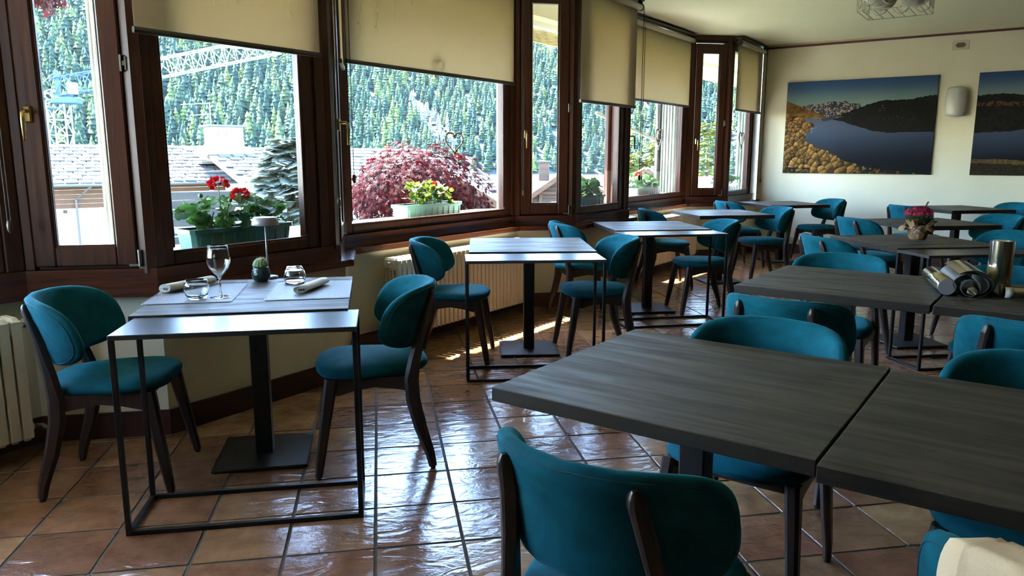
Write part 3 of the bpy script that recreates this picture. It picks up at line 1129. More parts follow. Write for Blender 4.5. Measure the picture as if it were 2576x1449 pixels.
def picture(s0, s1, z0, z1, label, second=False, nx=300, ny=200):
    p = back(s0, 0.0)
    t = thing('picture', label, 'picture', (p[0], p[1], z0), R(-45), 'lake pictures on the back wall')
    w, h = s1 - s0, z1 - z0
    MB().box((w / 2, -0.014, h / 2), (w, 0.026, h), 0.003).build('canvas_panel', MT['darkwin'], t)
    V = np.stack(np.meshgrid(np.linspace(0.003, w - .003, nx + 1), np.linspace(0.003, h - .003, ny + 1)), -1).reshape(-1, 2)
    V = np.stack([V[:, 0], np.full(len(V), -0.0278), V[:, 1]], -1)
    ii, jj = np.meshgrid(np.arange(nx), np.arange(ny))
    q = (jj * (nx + 1) + ii).ravel()
    F = np.stack([q, q + 1, q + nx + 2, q + nx + 1], -1)
    me = fast_mesh('print', V, F)
    at = me.attributes.new('Col', 'FLOAT_COLOR', 'FACE')
    C = lake_picture(nx, ny, second).reshape(-1, 3) * 0.62
    at.data.foreach_set('color', np.concatenate([np.clip(C, 0, 1), np.ones((len(C), 1))], 1).astype(np.float32).ravel())
    obj('print', me, MT['print'], t)
    return t
MT['print'] = attr_mat('satin_photo_print', 0.6, 0.12)
def s_of(u, v):
    return (Vector((u, v)) - P11).dot(DB)
picture(0.36, 2.19, 1.116, 2.342, 'wide lake panorama with amber boulders, snowy peaks and dark hill')
picture(2.615, 4.445, 1.118, 2.341, 'lake panorama cut by the right edge, dark hill over deep blue water', True)

# sconce between the pictures
p = back(2.40)
t = thing('wall_sconce', 'curved frosted glass wall sconce between the two lake pictures', 'wall lamp', (p[0], p[1], 2.005), R(-45))
MB().box((0, -0.02, 0), (0.06, 0.04, 0.16), 0.006).build('back_plate', MT['whiteplastic'], t)
rings = []
for k in range(9):
    zz = -0.165 + 0.33 * k / 8
    hw = 0.105 + 0.016 * (1 - (2 * k / 8 - 1) ** 2)
    rr = []
    for j in range(13):
        f = -1 + 2 * j / 12
        rr.append((f * hw, -0.075 - 0.05 * (1 - f * f) + .01 * (2 * k / 8 - 1) ** 2, zz + .018 * (1 - f * f) * (1 if k > 4 else -1 if k < 4 else 0)))
    for j in range(12, -1, -1):
        f = -1 + 2 * j / 12
        rr.append((f * hw, -0.068 - 0.05 * (1 - f * f) + .01 * (2 * k / 8 - 1) ** 2, zz + .018 * (1 - f * f) * (1 if k > 4 else -1 if k < 4 else 0)))
    rings.append(rr)
MB().rings(rings).build('glass_shade', MT['lampglass'], t, True, True)
MB().tube([(-.02, -.03, 0), (-.02, -.09, 0)], 0.012, 8).build('bulb_holder', MT['whiteplastic'], t)

p = back(2.385)
t = thing('wall_vent', 'beige wall vent with hexagonal grille high above the sconce', 'vent', (p[0], p[1], 2.68), R(-45))
MB().box((0, -0.006, 0), (0.178, 0.012, 0.112), 0.003).build('cover_plate', MT['vent'], t)
hx = [(0.058, 0), (0.034, 0.028), (-0.034, 0.028), (-0.058, 0), (-0.034, -0.028), (0.034, -0.028)]
MB().prism(hx, 0, 0.004, M=Matrix.Translation((0, -0.012, 0)) @ Matrix.Rotation(R(90), 4, 'X')).build('grille', MT['ventdark'], t, fixn=True)

# ------------------------------------------------------------------ dining chairs
def leg_sweep(pts, wx, wy, ch=0.25):
    """chamfered rectangular section swept along a path that mostly climbs"""
    pts = [Vector(p) for p in pts]
    rings = []
    for i, p in enumerate(pts):
        t = (pts[min(i + 1, len(pts) - 1)] - pts[max(i - 1, 0)]).normalized()
        x = Vector((1, 0, 0))
        x = (x - t * x.dot(t)).normalized()
        y = t.cross(x)
        a, b = wx[i] / 2, wy[i] / 2
        c = min(a, b) * ch * 2
        sec = [(a, -b + c), (a, b - c), (a - c, b), (-a + c, b), (-a, b - c), (-a, -b + c), (-a + c, -b), (a - c, -b)]
        rings.append([p + x * q[0] + y * q[1] for q in sec])
    return rings

def make_chair():
    t = thing('dining_chair', '', 'chair', group='teal velvet dining chairs with dark wooden legs')
    # --- seat cushion
    n = 44
    def outline(sc, z):
        r = []
        for k in range(n):
            a = 2 * PI * k / n
            ca, sa = math.cos(a), math.sin(a)
            y = 0.245 * math.copysign(abs(sa) ** (2 / 2.9), sa)
            f = (y + 0.245) / 0.49
            hw = 0.168 + (0.250 - 0.168) * f ** 0.8
            x = hw * math.copysign(abs(ca) ** (2 / 2.9), ca)
            dish = -0.010 * math.exp(-((x / .13) ** 2 + ((y + .02) / .13) ** 2)) if z > .45 else 0
            r.append((x * sc, y * sc + 0.0, z + dish * (1 if sc < .9 else 0)))
        return r
    prof = [(0.02, .480), (0.35, .480), (0.62, .479), (0.80, .476), (0.91, .470), (0.97, .461), (1.0, .449), (0.995, .438), (0.965, .428), (0.90, .422), (0.5, .420), (0.02, .420)]
    sb = MB().rings([outline(a, b) for a, b in prof])
    seat = sb.build('seat', MT['velvet'], t, True, True)
    # --- seat frame: arched aprons
    ap = MB()
    for s in (-1, 1):
        poly = [(-0.175, 0.424), (-0.175, 0.352), (-0.10, 0.368), (0.0, 0.383), (0.08, 0.372), (0.155, 0.352), (0.185, 0.424)]
        M = Matrix.Translation((s * 0.188 - 0.012 + (0.0), 0, 0)) @ Matrix(((0, 0, 1, 0), (1, 0, 0, 0), (0, 1, 0, 0), (0, 0, 0, 1)))
        ap.prism(poly, 0, 0.024, M=M)
    ap.box((0, 0.165, 0.405), (0.34, 0.022, 0.030), 0.003)
    ap.box((0, -0.155, 0.392), (0.36, 0.022, 0.055), 0.003)
    ap.build('seat_frame', MT['chairwood'], t, fixn=True)
    # --- legs
    for s in (-1, 1):
        pts = [(s * .226, .243, .012), (s * .222, .236, .06), (s * .204, .205, .25), (s * .190, .180, .40), (s * .188, .176, .425)]
        lg = MB().rings(leg_sweep(pts, [.027, .031, .037, .042, .042], [.030, .036, .046, .056, .056])).build('leg', MT['chairwood'], t, fixn=True)
        MB().lathe([(0.0, 0.0), (0.011, 0.0), (0.012, 0.014), (0, 0.014)], 10, (s * .226, .243, 0)).build('foot_cap', MT['rubber'], lg)
        pts = [(s * .206, -.243, .012), (s * .206, -.232, .07), (s * .204, -.190, .20), (s * .201, -.163, .32), (s * .198, -.158, .41), (s * .184, -.176, .50),
               (s * .164, -.205, .60), (s * .148, -.234, .70), (s * .141, -.253, .755), (s * .140, -.258, .775), (s * .1395, -.260, .785)]
        lg = MB().rings(leg_sweep(pts, [.026, .029, .031, .033, .034, .036, .038, .040, .039, .030, .012], [.034, .042, .055, .062, .062, .052, .044, .038, .034, .026, .010], .42)).build('leg', MT['chairwood'], t, fixn=True)
        smooth_by_angle(lg, 40)
        MB().lathe([(0.0, 0.0), (0.011, 0.0), (0.012, 0.014), (0, 0.014)], 10, (s * .206, -.243, 0)).build('foot_cap', MT['rubber'], lg)
    # --- curved backrest
    na = 56
    def bpos(sv, z, off):
        ph = sv * R(83)
        tilt = -(z - 0.66) * 0.30
        a, b = 0.245 + off, 0.232 + off
        return (a * math.sin(ph), 0.0 - b * math.cos(ph) + tilt, z)
    def ring(rho, off):
        r = []
        for k in range(na):
            a = 2 * PI * k / na
            ca, sa = math.cos(a), math.sin(a)
            sv = rho * math.copysign(abs(ca) ** (2 / 3.6), ca)
            zz = 0.155 * abs(sa) ** (2 / 3.0) if sa > 0 else -0.122 * abs(sa) ** (2 / 3.4)
            z = 0.655 + rho * zz + 0.016 * sv * sv * (1 if sa < 0 else 0)
            r.append(bpos(sv, z, off))
        return r
    prof = [0.05, 0.3, 0.55, 0.75, 0.86, 0.92, 0.955, 0.978, 0.992, 1.0]
    th = lambda q: 0.0225 * math.sqrt(max(0.0, 1 - q ** 14))
    rings_ = [ring(q, th(q)) for q in prof] + [ring(q, -th(q) * 1.15) for q in reversed(prof[:-1])]
    br = MB().rings(rings_).build('backrest', MT['velvet'], t, True, True)
    pr = [bpos_p for bpos_p in ring(0.915, th(0.915))]
    MB().tube(pr, 0.0017, 6, closed=True).build('piping', MT['seam'], br, True)
    return t

# (x, y) in the camera-heading frame, facing angle in degrees there, label
CHAIRS = [
    (None, (-1.108, 3.264), 0.0, 'teal velvet chair at the left end of the laid table, by the left radiator'),
    (None, (-0.053, 3.31), 182.0, 'teal velvet chair at the right end of the laid table, facing the wine glass'),
    (None, (0.474, 4.948), -13.0, 'teal velvet chair before the long radiator, left of the second window table'),
    ((0.58, 5.08), None, 188.0, 'teal velvet chair at the right end of the second window table, across the sun stripe'),
    ((0.598, 6.30), None, 10.0, 'teal velvet chair half hidden behind the second window table, back post sunlit'),
    ((1.659, 6.447), None, 185.0, 'teal velvet chair at the right of the third window table, behind its metal console'),
    ((1.61, 7.853), None, 3.0, 'teal velvet chair between the third and fourth window tables, before the far radiator'),
    ((2.72, 8.08), None, 190.0, 'teal velvet chair at the right of the fourth window table'),
    ((2.804, 9.278), None, 12.6, 'teal velvet chair left of the farthest window table, by the far casement'),
    ((3.946, 9.605), None, 190.0, 'teal velvet chair against the picture wall, right of the farthest window table'),
    ((2.33, 5.21), None, 7.0, 'teal velvet chair with its back to us, left of the flower pot table'),
    ((3.26, 6.80), None, 10.0, 'teal velvet chair left of the table behind the flower pot'),
    ((4.58, 8.50), None, 10.0, 'teal velvet chair below the wide lake picture, left of the last table by that wall'),
    ((5.78, 8.80), None, 190.0, 'teal velvet chair at the right of the last table by the picture wall'),
    ((4.45, 7.00), None, 190.0, 'teal velvet chair at the right of the table behind the flower pot'),
    ((3.50, 5.42), None, 188.0, 'teal velvet chair at the right of the flower pot table'),
    ((1.735, 3.98), None, 233.0, 'teal velvet chair facing us across the table with the metal rolls'),
    ((2.36, 3.48), None, 233.0, 'teal velvet chair behind the upright metal tube, cut by the right edge'),
    ((1.17, 3.04), None, 53.0, 'teal velvet chair with its back to us, in front of the table with metal rolls'),
    ((1.89, 2.61), None, 53.0, 'teal velvet chair with its back to us near the right edge, under the metal rolls'),
    ((0.755, 2.255), None, 234.0, 'teal velvet chair facing us across the near long table'),
    ((1.345, 1.80), None, 234.0, 'teal velvet chair across the near long table, cut by the right edge'),
    ((0.25, 1.495), None, 54.0, 'nearest teal velvet chair, its back filling the lower middle'),
    ((0.92, 1.045), None, 54.0, 'teal velvet chair in the lower right corner with a cream cloth over it'),
]
proto = make_chair()
CHAIR_OBJ = []
for k, (xy_, uv_, a, lab) in enumerate(CHAIRS):
    if uv_ is None:
        uv_ = W(*xy_)
        a -= 10.0
    loc, rz = (uv_[0], uv_[1], 0), R(a - 90)
    if k == 0:
        proto.location = loc
        proto.rotation_euler = (0, 0, rz)
        proto['label'] = lab
        CHAIR_OBJ.append(proto)
    else:
        CHAIR_OBJ.append(copy_tree(proto, loc, rz, lab))

# ------------------------------------------------------------------ tables
TS = 0.82
def make_table():
    t = thing('dining_table', '', 'table', group='square dark-stained pedestal tables')
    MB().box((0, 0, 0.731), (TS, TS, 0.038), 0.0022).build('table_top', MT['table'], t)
    MB().box((0, 0, 0.707), (0.36, 0.36, 0.010), 0.002).build('mounting_plate', MT['black'], t)
    MB().box((0, 0, 0.357), (0.074, 0.074, 0.690), 0.004).build('column', MT['black'], t)
    b = MB().box((0, 0, 0.011), (0.405, 0.405, 0.013), 0.004).build('base_plate', MT['black'], t)
    ft = MB()
    for sx in (-1, 1):
        for sy in (-1, 1):
            ft.lathe([(0.0, 0.0), (0.016, 0.0), (0.016, 0.006), (0, 0.006)], 10, (sx * .18, sy * .18, 0))
    ft.build('floor_glides', MT['rubber'], b)
    return t
TABLES = [
    ((-1.134, 3.261), 10.6, 'dark square table laid with placemats, glasses and a small cactus'),
    ((0.117, 5.142), 2.6, 'bare dark square table in front of the long radiator, second along the windows'),
    ((1.203, 6.563), 7.6, 'bare dark square table with a console before it, third along the windows'),
    ((2.253, 8.094), 9.0, 'bare dark square table without console, fourth along the windows'),
    ((3.489, 9.698), 12.5, 'farthest dark square table, in the corner by the narrow blind'),
    ((2.897, 5.364), 7.3, 'dark square table that carries the crimson flower pot'),
    ((3.853, 6.93), 8.0, 'dark square table just behind the flower pot'),
    ((5.235, 8.829), 10.0, 'dark square table below the sconce, nearest the picture wall on the right'),
    ((1.626, 3.57), -36.9, 'dark table left of the metal rolls in the middle row'),
    ((2.290, 3.072), -36.9, 'dark table under the metal rolls, cut by the right edge'),
    ((0.518, 1.99), -35.8, 'nearest dark table, its corner jutting towards the laid table'),
    ((1.173, 1.486), -35.8, 'nearest dark table at the lower right, pushed against its neighbour'),
]
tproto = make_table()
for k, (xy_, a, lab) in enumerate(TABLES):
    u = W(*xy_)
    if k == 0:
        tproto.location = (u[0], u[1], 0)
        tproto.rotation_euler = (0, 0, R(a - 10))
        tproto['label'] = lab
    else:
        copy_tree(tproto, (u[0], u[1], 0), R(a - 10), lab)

def make_console():
    t = thing('console_table', '', 'table', group='narrow black metal console frames')
    lx, ly, h, b = 0.84, 0.315, 0.742, 0.018
    MB().box((0, 0, h - 0.009), (lx, ly, 0.018), 0.002).build('top_sheet', MT['blacktop'], t)
    for sx in (-1, 1):
        for sy in (-1, 1):
            MB().box((sx * (lx - b) / 2, sy * (ly - b) / 2, (h - .018) / 2), (b, b, h - 0.018), 0.0015).build('leg', MT['black'], t)
    for sy in (-1, 1):
        MB().box((0, sy * (ly - b) / 2, b / 2), (lx - 2 * b, b, b), 0.0015).build('floor_bar', MT['black'], t)
    for sx in (-1, 1):
        MB().box((sx * (lx - b) / 2, 0, b / 2), (b, ly - 2 * b, b), 0.0015).build('floor_bar', MT['black'], t)
    return t
CONS = [
    ((-1.003, 2.724), 9.9, 'narrow black metal console in front of the laid table'),
    ((0.134, 4.543), 4.5, 'narrow black metal console in front of the second window table'),
    ((1.281, 6.012), 10.5, 'narrow black metal console in front of the third window table'),
    ((2.975, 4.802), 7.5, 'narrow black metal console in front of the flower pot table'),
]
cproto = make_console()
for k, (xy_, a, lab) in enumerate(CONS):
    u = W(*xy_)
    if k == 0:
        cproto.location = (u[0], u[1], 0)
        cproto.rotation_euler = (0, 0, R(a - 10))
        cproto['label'] = lab
    else:
        copy_tree(cproto, (u[0], u[1], 0), R(a - 10), lab)

# ------------------------------------------------------------------ things on the laid table
ZT = 0.75
def rounded_rect(w, h, r, n=5):
    pts = []
    for cx, cy, a0 in ((w / 2 - r, h / 2 - r, 0), (-w / 2 + r, h / 2 - r, 90), (-w / 2 + r, -h / 2 + r, 180), (w / 2 - r, -h / 2 + r, 270)):
        for k in range(n + 1):
            a = R(a0 + 90 * k / n)
            pts.append((cx + r * math.cos(a), cy + r * math.sin(a)))
    return pts
def placemat(u, v, a, label, mark):
    t = thing('placemat', label, 'placemat', (u, v, ZT), R(a), 'grey woven placemats')
    MB().prism(rounded_rect(.355, .488, .018), 0, .0025).build('mat', MT['mat'], t, fixn=True)
    ed = MB()
    rr = rounded_rect(.345, .478, .015)
    ed.tube([(p[0], p[1], .0027) for p in rr], .0012, 5, closed=True)
    ed.build('stitched_edge', MT['black'], t)
    for k in range(3):
        MB().box((mark[0], mark[1] + k * .012, .0027), (.045 - .012 * k, .004, .0004)).build('printed_line', MT['lampmetal'], t)
placemat(-0.80, 3.452, 1.0, 'grey placemat under the wine glass and rolled cutlery napkin', (.10, .19))
placemat(-0.318, 3.458, 0.5, 'grey placemat at the right, under the upturned tumbler', (-.12, -.20))

def napkin(u, v, a, ln, w, h, label, seed=0):
    t = thing('rolled_napkin', label, 'napkin', (u, v, ZT + .003), R(a), 'rolled white napkins')
    turns, n = 2.6, 64
    inner, outer = [], []
    for k in range(n + 1):
        f = k / n
        ang = f * turns * 2 * PI + .6
        rr = .35 + .65 * f
        x, z = w / 2 * rr * math.cos(ang), h / 2 * rr * math.sin(ang)
        outer.append((x, z + h / 2))
        inner.append((x * (1 - .07 / rr), z * (1 - .10 / rr) + h / 2))
    loop = outer + inner[::-1]
    # keep the sheet resting on the mat
    zmin = min(p[1] for p in loop)
    rings_ = []
    for k in range(7):
        y = -ln / 2 + ln * k / 6
        wv = 1 + .03 * math.sin(k * 1.7 + seed)
        rings_.append([(p[0] * wv, y + .006 * math.sin(p[0] * 60), max(p[1] - zmin, 0)) for p in loop])
    MB().rings(rings_).build('cloth', MT['napkin'], t, True, True)
    return t
nk = napkin(-0.868, 3.575, 56.5 - 90, .27, .060, .044, 'rolled white napkin with a fork end showing, left placemat')
napkin(-0.312, 3.472, 70.5 - 90, .25, .066, .036, 'rolled white napkin without cutlery, right placemat', 2)
t = thing('fork', 'steel fork handle sticking out of the left rolled napkin', 'fork', (-0.868, 3.575, ZT + .024), R(56.5 - 90))
MB().rings([[(s_ * w_, y_, z_ * .0016) for s_, z_ in ((1, -1), (1, 1), (-1, 1), (-1, -1))] for y_, w_ in ((.02, .004), (.10, .004), (.15, .006), (.19, .009), (.198, .006))]).build('handle', MT['cutlery'], t, fixn=True)
tn = MB()
for k in range(4):
    tn.box((-.009 + k * .006, -.03, 0), (.003, .07, .0018))
tn.box((0, .01, 0), (.022, .03, .0018))
tn.build('tines', MT['cutlery'], t)

def glass_obj(name, label, u, v, prof, parts=None, z=ZT, n=40):
    t = thing(name, label, 'glass', (u, v, z))
    for pn, pf in prof:
        MB().lathe(pf, n).build(pn, MT['glassware'], t, True, True)
    return t
glass_obj('wine_glass', 'stemmed wine glass on the left placemat', -0.683, 3.328, [
    ('bowl', [(0.0, .088), (.006, .088), (.022, .103), (.040, .126), (.0495, .152), (.0475, .180), (.0425, .205), (.0395, .224), (.0383, .2245), (.0412, .204), (.0462, .180), (.0480, .153), (.0385, .128), (.020, .106), (.006, .0945), (0.0, .0935)]),
    ('stem', [(0.0, .0035), (.012, .006), (.0055, .014), (.0042, .03), (.0042, .075), (.0065, .0878), (0.0, .0878)]),
    ('foot', [(0.0, .0033), (.013, .0058), (.030, .0028), (.043, .0016), (.0435, .0008), (.042, .0001), (0.0, .0001)])], z=ZT + .0026)
tum = [(0.0, .0002), (.030, .0002), (.036, .004), (.046, .022), (.051, .044), (.0495, .064), (.0440, .083), (.0425, .0832), (.0478, .064), (.0493, .045), (.0445, .024), (.034, .0115), (0.0, .0105)]
glass_obj('tumbler', 'round clear tumbler standing beside the wine glass', -0.773, 3.299, [('tumbler_body', tum)], z=ZT + .0026)
glass_obj('tumbler', 'clear tumbler turned upside down behind the right napkin', -0.408, 3.644, [('tumbler_body', [(r_, .0834 - z_) for r_, z_ in tum])], z=ZT + .0026)

t = thing('cactus_pot', 'small spiny cactus in a dark glazed bowl', 'potted cactus', (-0.576, 3.743, ZT))
MB().lathe([(0, 0), (.027, 0), (.036, .008), (.0445, .028), (.0455, .043), (.041, .058), (.036, .067), (.0365, .070), (.033, .070), (.033, .058), (0, .058)], 32).build('bowl', MT['pot'], t, True, True)
rings_ = []
for k in range(11):
    f = k / 10
    rr = .0345 * math.sin(PI * (.30 + .70 * f)) + .0003
    zz = .072 + .024 * (1 - math.cos(PI * f)) * .9
    rings_.append([(rr * (1 + .07 * math.cos(14 * 2 * PI * j / 56)) * math.cos(2 * PI * j / 56), rr * (1 + .07 * math.cos(14 * 2 * PI * j / 56)) * math.sin(2 * PI * j / 56), zz) for j in range(56)])
cb = MB().rings(rings_).build('cactus_body', MT['cactus'], t, True, True)
spn = MB()
rnd = random.Random(2)
for k in range(420):
    u_ = rnd.uniform(-.5, 1)
    a = rnd.uniform(0, 6.28)
    q_ = math.sqrt(1 - u_ * u_)
    d = Vector((q_ * math.cos(a), q_ * math.sin(a), u_))
    p = Vector((0, 0, .088)) + Vector((d.x * .034, d.y * .034, d.z * .027))
    e = p + (d + Vector((rnd.uniform(-.6, .6), rnd.uniform(-.6, .6), rnd.uniform(-.3, .6)))).normalized() * rnd.uniform(.006, .013)
    x = d.cross(Vector((.3, .2, 1))).normalized() * .0005
    spn.add([p + x, p - x, e], [(0, 1, 2)])
so = spn.build('spines', MT['spine'], cb)
so['kind'] = 'stuff'

t = thing('table_lamp', 'slim cordless table lamp with a flat grey shade, unlit', 'lamp', (-0.557, 3.839, ZT))
MB().lathe([(0, 0), (.047, 0), (.049, .004), (.047, .010), (.010, .012), (0, .012)], 32).build('base', MT['lampmetal'], t, True, True)
MB().tube([(0, 0, .01), (0, 0, .272)], .0048, 10).build('pole', MT['lampmetal'], t, True)
MB().lathe([(0, .268), (.052, .268), (.064, .264), (.0655, .268), (.060, .298), (.056, .303), (0, .304)], 36).build('shade', MT['lampmetal'], t, True, True)
MB().lathe([(0, .266), (.05, .266), (.05, .2665), (0, .2665)], 24).build('diffuser', MT['whiteplastic'], t)

# ------------------------------------------------------------------ crimson flower pot
t = thing('flower_pot', 'crimson kalanchoe in a straw basket with kraft wrap and ribbon', 'potted plant', (3.866, 4.855, ZT))
rings_ = []
for r_, z_ in ((.0, 0), (.050, 0), (.058, .01), (.066, .045), (.070, .085), (.066, .090), (.060, .085), (0, .08)):
    rings_.append([(r_ * (1 + .03 * math.cos(12 * 2 * PI * j / 48)) * math.cos(2 * PI * j / 48), r_ * (1 + .03 * math.cos(12 * 2 * PI * j / 48)) * math.sin(2 * PI * j / 48), z_) for j in range(48)])
MB().rings(rings_).build('basket', MT['basket'], t, True, True)
rnd = random.Random(9)
for k in range(9):
    a = 2 * PI * k / 9 + rnd.uniform(-.2, .2)
    # kraft paper flap: a curled, flaring sheet
    V, F_ = [], []
    for i in range(7):
        for j in range(6):
            f, g_ = i / 6, j / 5 - .5
            rr = .066 + (.035 + .022 * math.sin(k * 1.9)) * f + .016 * math.sin(g_ * 11 + k) * f
            aa = a + g_ * (.75 + .35 * f)
            zz = .080 + .075 * f - .05 * f * f * (1.1 + .8 * math.sin(k * 2.1)) + .012 * math.sin(g_ * 14 + k * 1.3) * f
            V.append((rr * math.cos(aa), rr * math.sin(aa), zz))
    for i in range(6):
        for j in range(5):
            F_.append((i * 6 + j, i * 6 + j + 1, (i + 1) * 6 + j + 1, (i + 1) * 6 + j))
    MB().add(V, F_).build('paper_flap', MT['paper'], t, True)
MB().tube([(.071 * math.cos(2 * PI * j / 40), .071 * math.sin(2 * PI * j / 40), .084) for j in range(40)], .004, 6, closed=True).build('ribbon', MT['ribbon'], t, True)
for sx in (-1, 1):
    MB().tube([(-.05, -.052, .084), (-.06 + sx * .03, -.065, .10), (-.06 + sx * .045, -.068, .085), (-.05, -.055, .082), (-.055 + sx * .03, -.07, .055)], .0035, 6).build('ribbon_bow', MT['ribbon'], t, True)
fl = disc_leaf(.009, 4, .4) if False else None
def kal_leaf(s):
    vs = [(0, 0, 0)]
    n_ = 14
    for k in range(n_):
        a = 2 * PI * k / n_
        vs.append((s * .55 * math.cos(a), s * (.5 + .5 * math.sin(a)), s * .10 * math.cos(2 * a)))
    return MB().add(vs, [(0, 1 + k, 1 + (k + 1) % n_) for k in range(n_)])
lm = kal_leaf(.092).mesh('leaf', True)
lm.materials.append(MT['potleaf'])
for k in range(16):
    a = k * 2.4
    o = obj('leaf', lm, None, t)
    o.location = (.03 * math.cos(a), .03 * math.sin(a), .105 + .03 * ((k * 7) % 5) / 5)
    o.rotation_euler = (R(35 + 20 * ((k * 3) % 4) / 4), 0, a - PI / 2)
pm = MB()
for k in range(4):
    a = k * PI / 2
    pm.add([(0, 0, 0), (.0075 * math.cos(a - .5), .0075 * math.sin(a - .5), .002), (.0105 * math.cos(a), .0105 * math.sin(a), .001), (.0075 * math.cos(a + .5), .0075 * math.sin(a + .5), .002)], [(0, 1, 2, 3)])
pme = pm.mesh('blossom')
pme.materials.append(MT['pink'])
for k in range(170):
    u_ = rnd.uniform(.05, 1)
    a = rnd.uniform(0, 6.28)
    q_ = math.sqrt(1 - u_ * u_)
    d = Vector((q_ * math.cos(a), q_ * math.sin(a), u_))
    o = obj('blossom', pme, None, t)
    o.location = Vector((0, 0, .175)) + Vector((d.x * .096, d.y * .096, d.z * .062)) * rnd.uniform(.88, 1.05)
    if k > 150:
        o.location = (.065 * math.cos(a) , .065 * math.sin(a), rnd.uniform(.13, .155))
    o.rotation_euler = (d + Vector((rnd.uniform(-.4, .4), rnd.uniform(-.4, .4), .2))).to_track_quat('Z', 'Y').to_euler()
    o.scale = (rnd.uniform(1.2, 1.75),) * 3
MB().bar((.02, .0, .19), (.075, .015, .272), .012, .003).build('plant_label', MT['bronze'], t)

# ------------------------------------------------------------------ polished metal rolls
AX = math.atan2(.33, .198)
def cyl_frame(p, z, ang, tilt=0):
    return Matrix.Translation((p[0], p[1], z)) @ Matrix.Rotation(ang - PI / 2, 4, 'Z') @ Matrix.Rotation(tilt, 4, 'X') @ Matrix.Rotation(R(-90), 4, 'X')
def set_m(t, M):
    t.matrix_world = M
    return t
# capped roll resting on the lip of the curled sheet
t = thing('metal_roll', 'polished metal roll with a flat closed end, leaning on the curled sheet', 'metal roll', group='polished metal rolls')
set_m(t, cyl_frame((2.418, 2.826), 0.7895, AX + R(2)))
MB().lathe([(0, 0), (.036, 0), (.0385, .003), (.0385, .372), (.036, .375), (0, .375)], 40).build('body', MT['tube'], t, True, True)
for o in (t.children):
    smooth_by_angle(o, 40)
MB().lathe([(0, -.0012), (.034, -.0012), (.036, .0005), (0, .0005)], 40).build('end_disc', MT['lampmetal'], t, fixn=True)
# the curled sheet
t = thing('metal_sheet', 'curled metal sheet lying open towards us, holding two thin tubes', 'metal sheet', group='polished metal rolls')
set_m(t, cyl_frame((2.475, 2.765), 0.8105, AX))
path = []
for k in range(49):
    a = R(236 + (488 - 236) * k / 48)
    sh = 1.0 - .12 * max(0, (k - 36) / 12)
    path.append((.084 * sh * math.cos(a) + .004, -.0598 * sh * math.sin(a)))
o_, i_ = [], []
for k, p in enumerate(path):
    q0, q1 = Vector(path[max(k - 1, 0)]), Vector(path[min(k + 1, 48)])
    tt = (q1 - q0).normalized()
    nn = Vector((-tt.y, tt.x)) * .0008
    o_.append((p[0] + nn.x, p[1] + nn.y))
    i_.append((p[0] - nn.x, p[1] - nn.y))
loop = o_ + i_[::-1]
MB().rings([[(p[0], p[1], z_) for p in loop] for z_ in (0, .12, .24, .36)]).build('sheet', MT['tube'], t, False, True)
path2 = []
for k in range(41):
    a = R(-70 + 300 * k / 40)
    path2.append((.068 * math.cos(a) + .008, -.046 * math.sin(a) + .006))
l2 = path2 + [(p[0] * .985, p[1] * .985) for p in path2[::-1]]
MB().rings([[(p[0], p[1], z_) for p in l2] for z_ in (.02, .19, .36)]).build('inner_sheet', MT['tubein'], t, False, True)
def open_tube(name, label, p, z, r, ln, wall=.0018, mat=None, z0=0):
    t = thing(name, label, 'metal tube', group='polished metal rolls')
    set_m(t, cyl_frame(p, z, AX))
    o = MB().lathe([(r - wall, z0), (r, z0), (r, ln), (r - wall, ln), (r - wall, z0)], 36).build('tube_wall', mat or MT['tubein'], t)
    smooth_by_angle(o, 40)
    return t
open_tube('metal_tube', 'wider open tube lying inside the curled sheet', (2.488, 2.772), 0.791, .037, .33)
open_tube('metal_tube', 'thinnest open tube nested inside the wider one', (2.490, 2.765), 0.7775, .0205, .30, mat=MT['tube'])
t = thing('metal_tube', 'upright polished metal tube standing on the table', 'metal tube', (2.667, 2.822, ZT), 0, 'polished metal rolls')
o = MB().lathe([(.0445, 0), (.047, 0), (.047, .237), (.0445, .237), (.0445, 0)], 48).build('tube_wall', MT['tube'], t)
smooth_by_angle(o, 40)
MB().lathe([(0, .228), (.0445, .228), (.0445, .2285), (0, .2285)], 32).build('end_disc', MT['whiteplastic'], t)
t = thing('metal_tube', 'short metal tube lying at the right edge with blue tape', 'metal tube', group='polished metal rolls')
set_m(t, cyl_frame((2.627, 2.742), 0.7735, R(-32)))
o = MB().lathe([(.0205, 0), (.0225, 0), (.0225, .26), (.0205, .26), (.0205, 0)], 32).build('tube_wall', MT['tube'], t)
smooth_by_angle(o, 40)
MB().lathe([(.0228, .085), (.0232, .085), (.0232, .19), (.0228, .19)], 32).build('blue_tape', MT['bluetape'], t, True)
MB().lathe([(.0228, .0), (.0232, .0), (.0232, .03), (.0228, .03)], 32).build('paper_tape', MT['whiteplastic'], t, True)

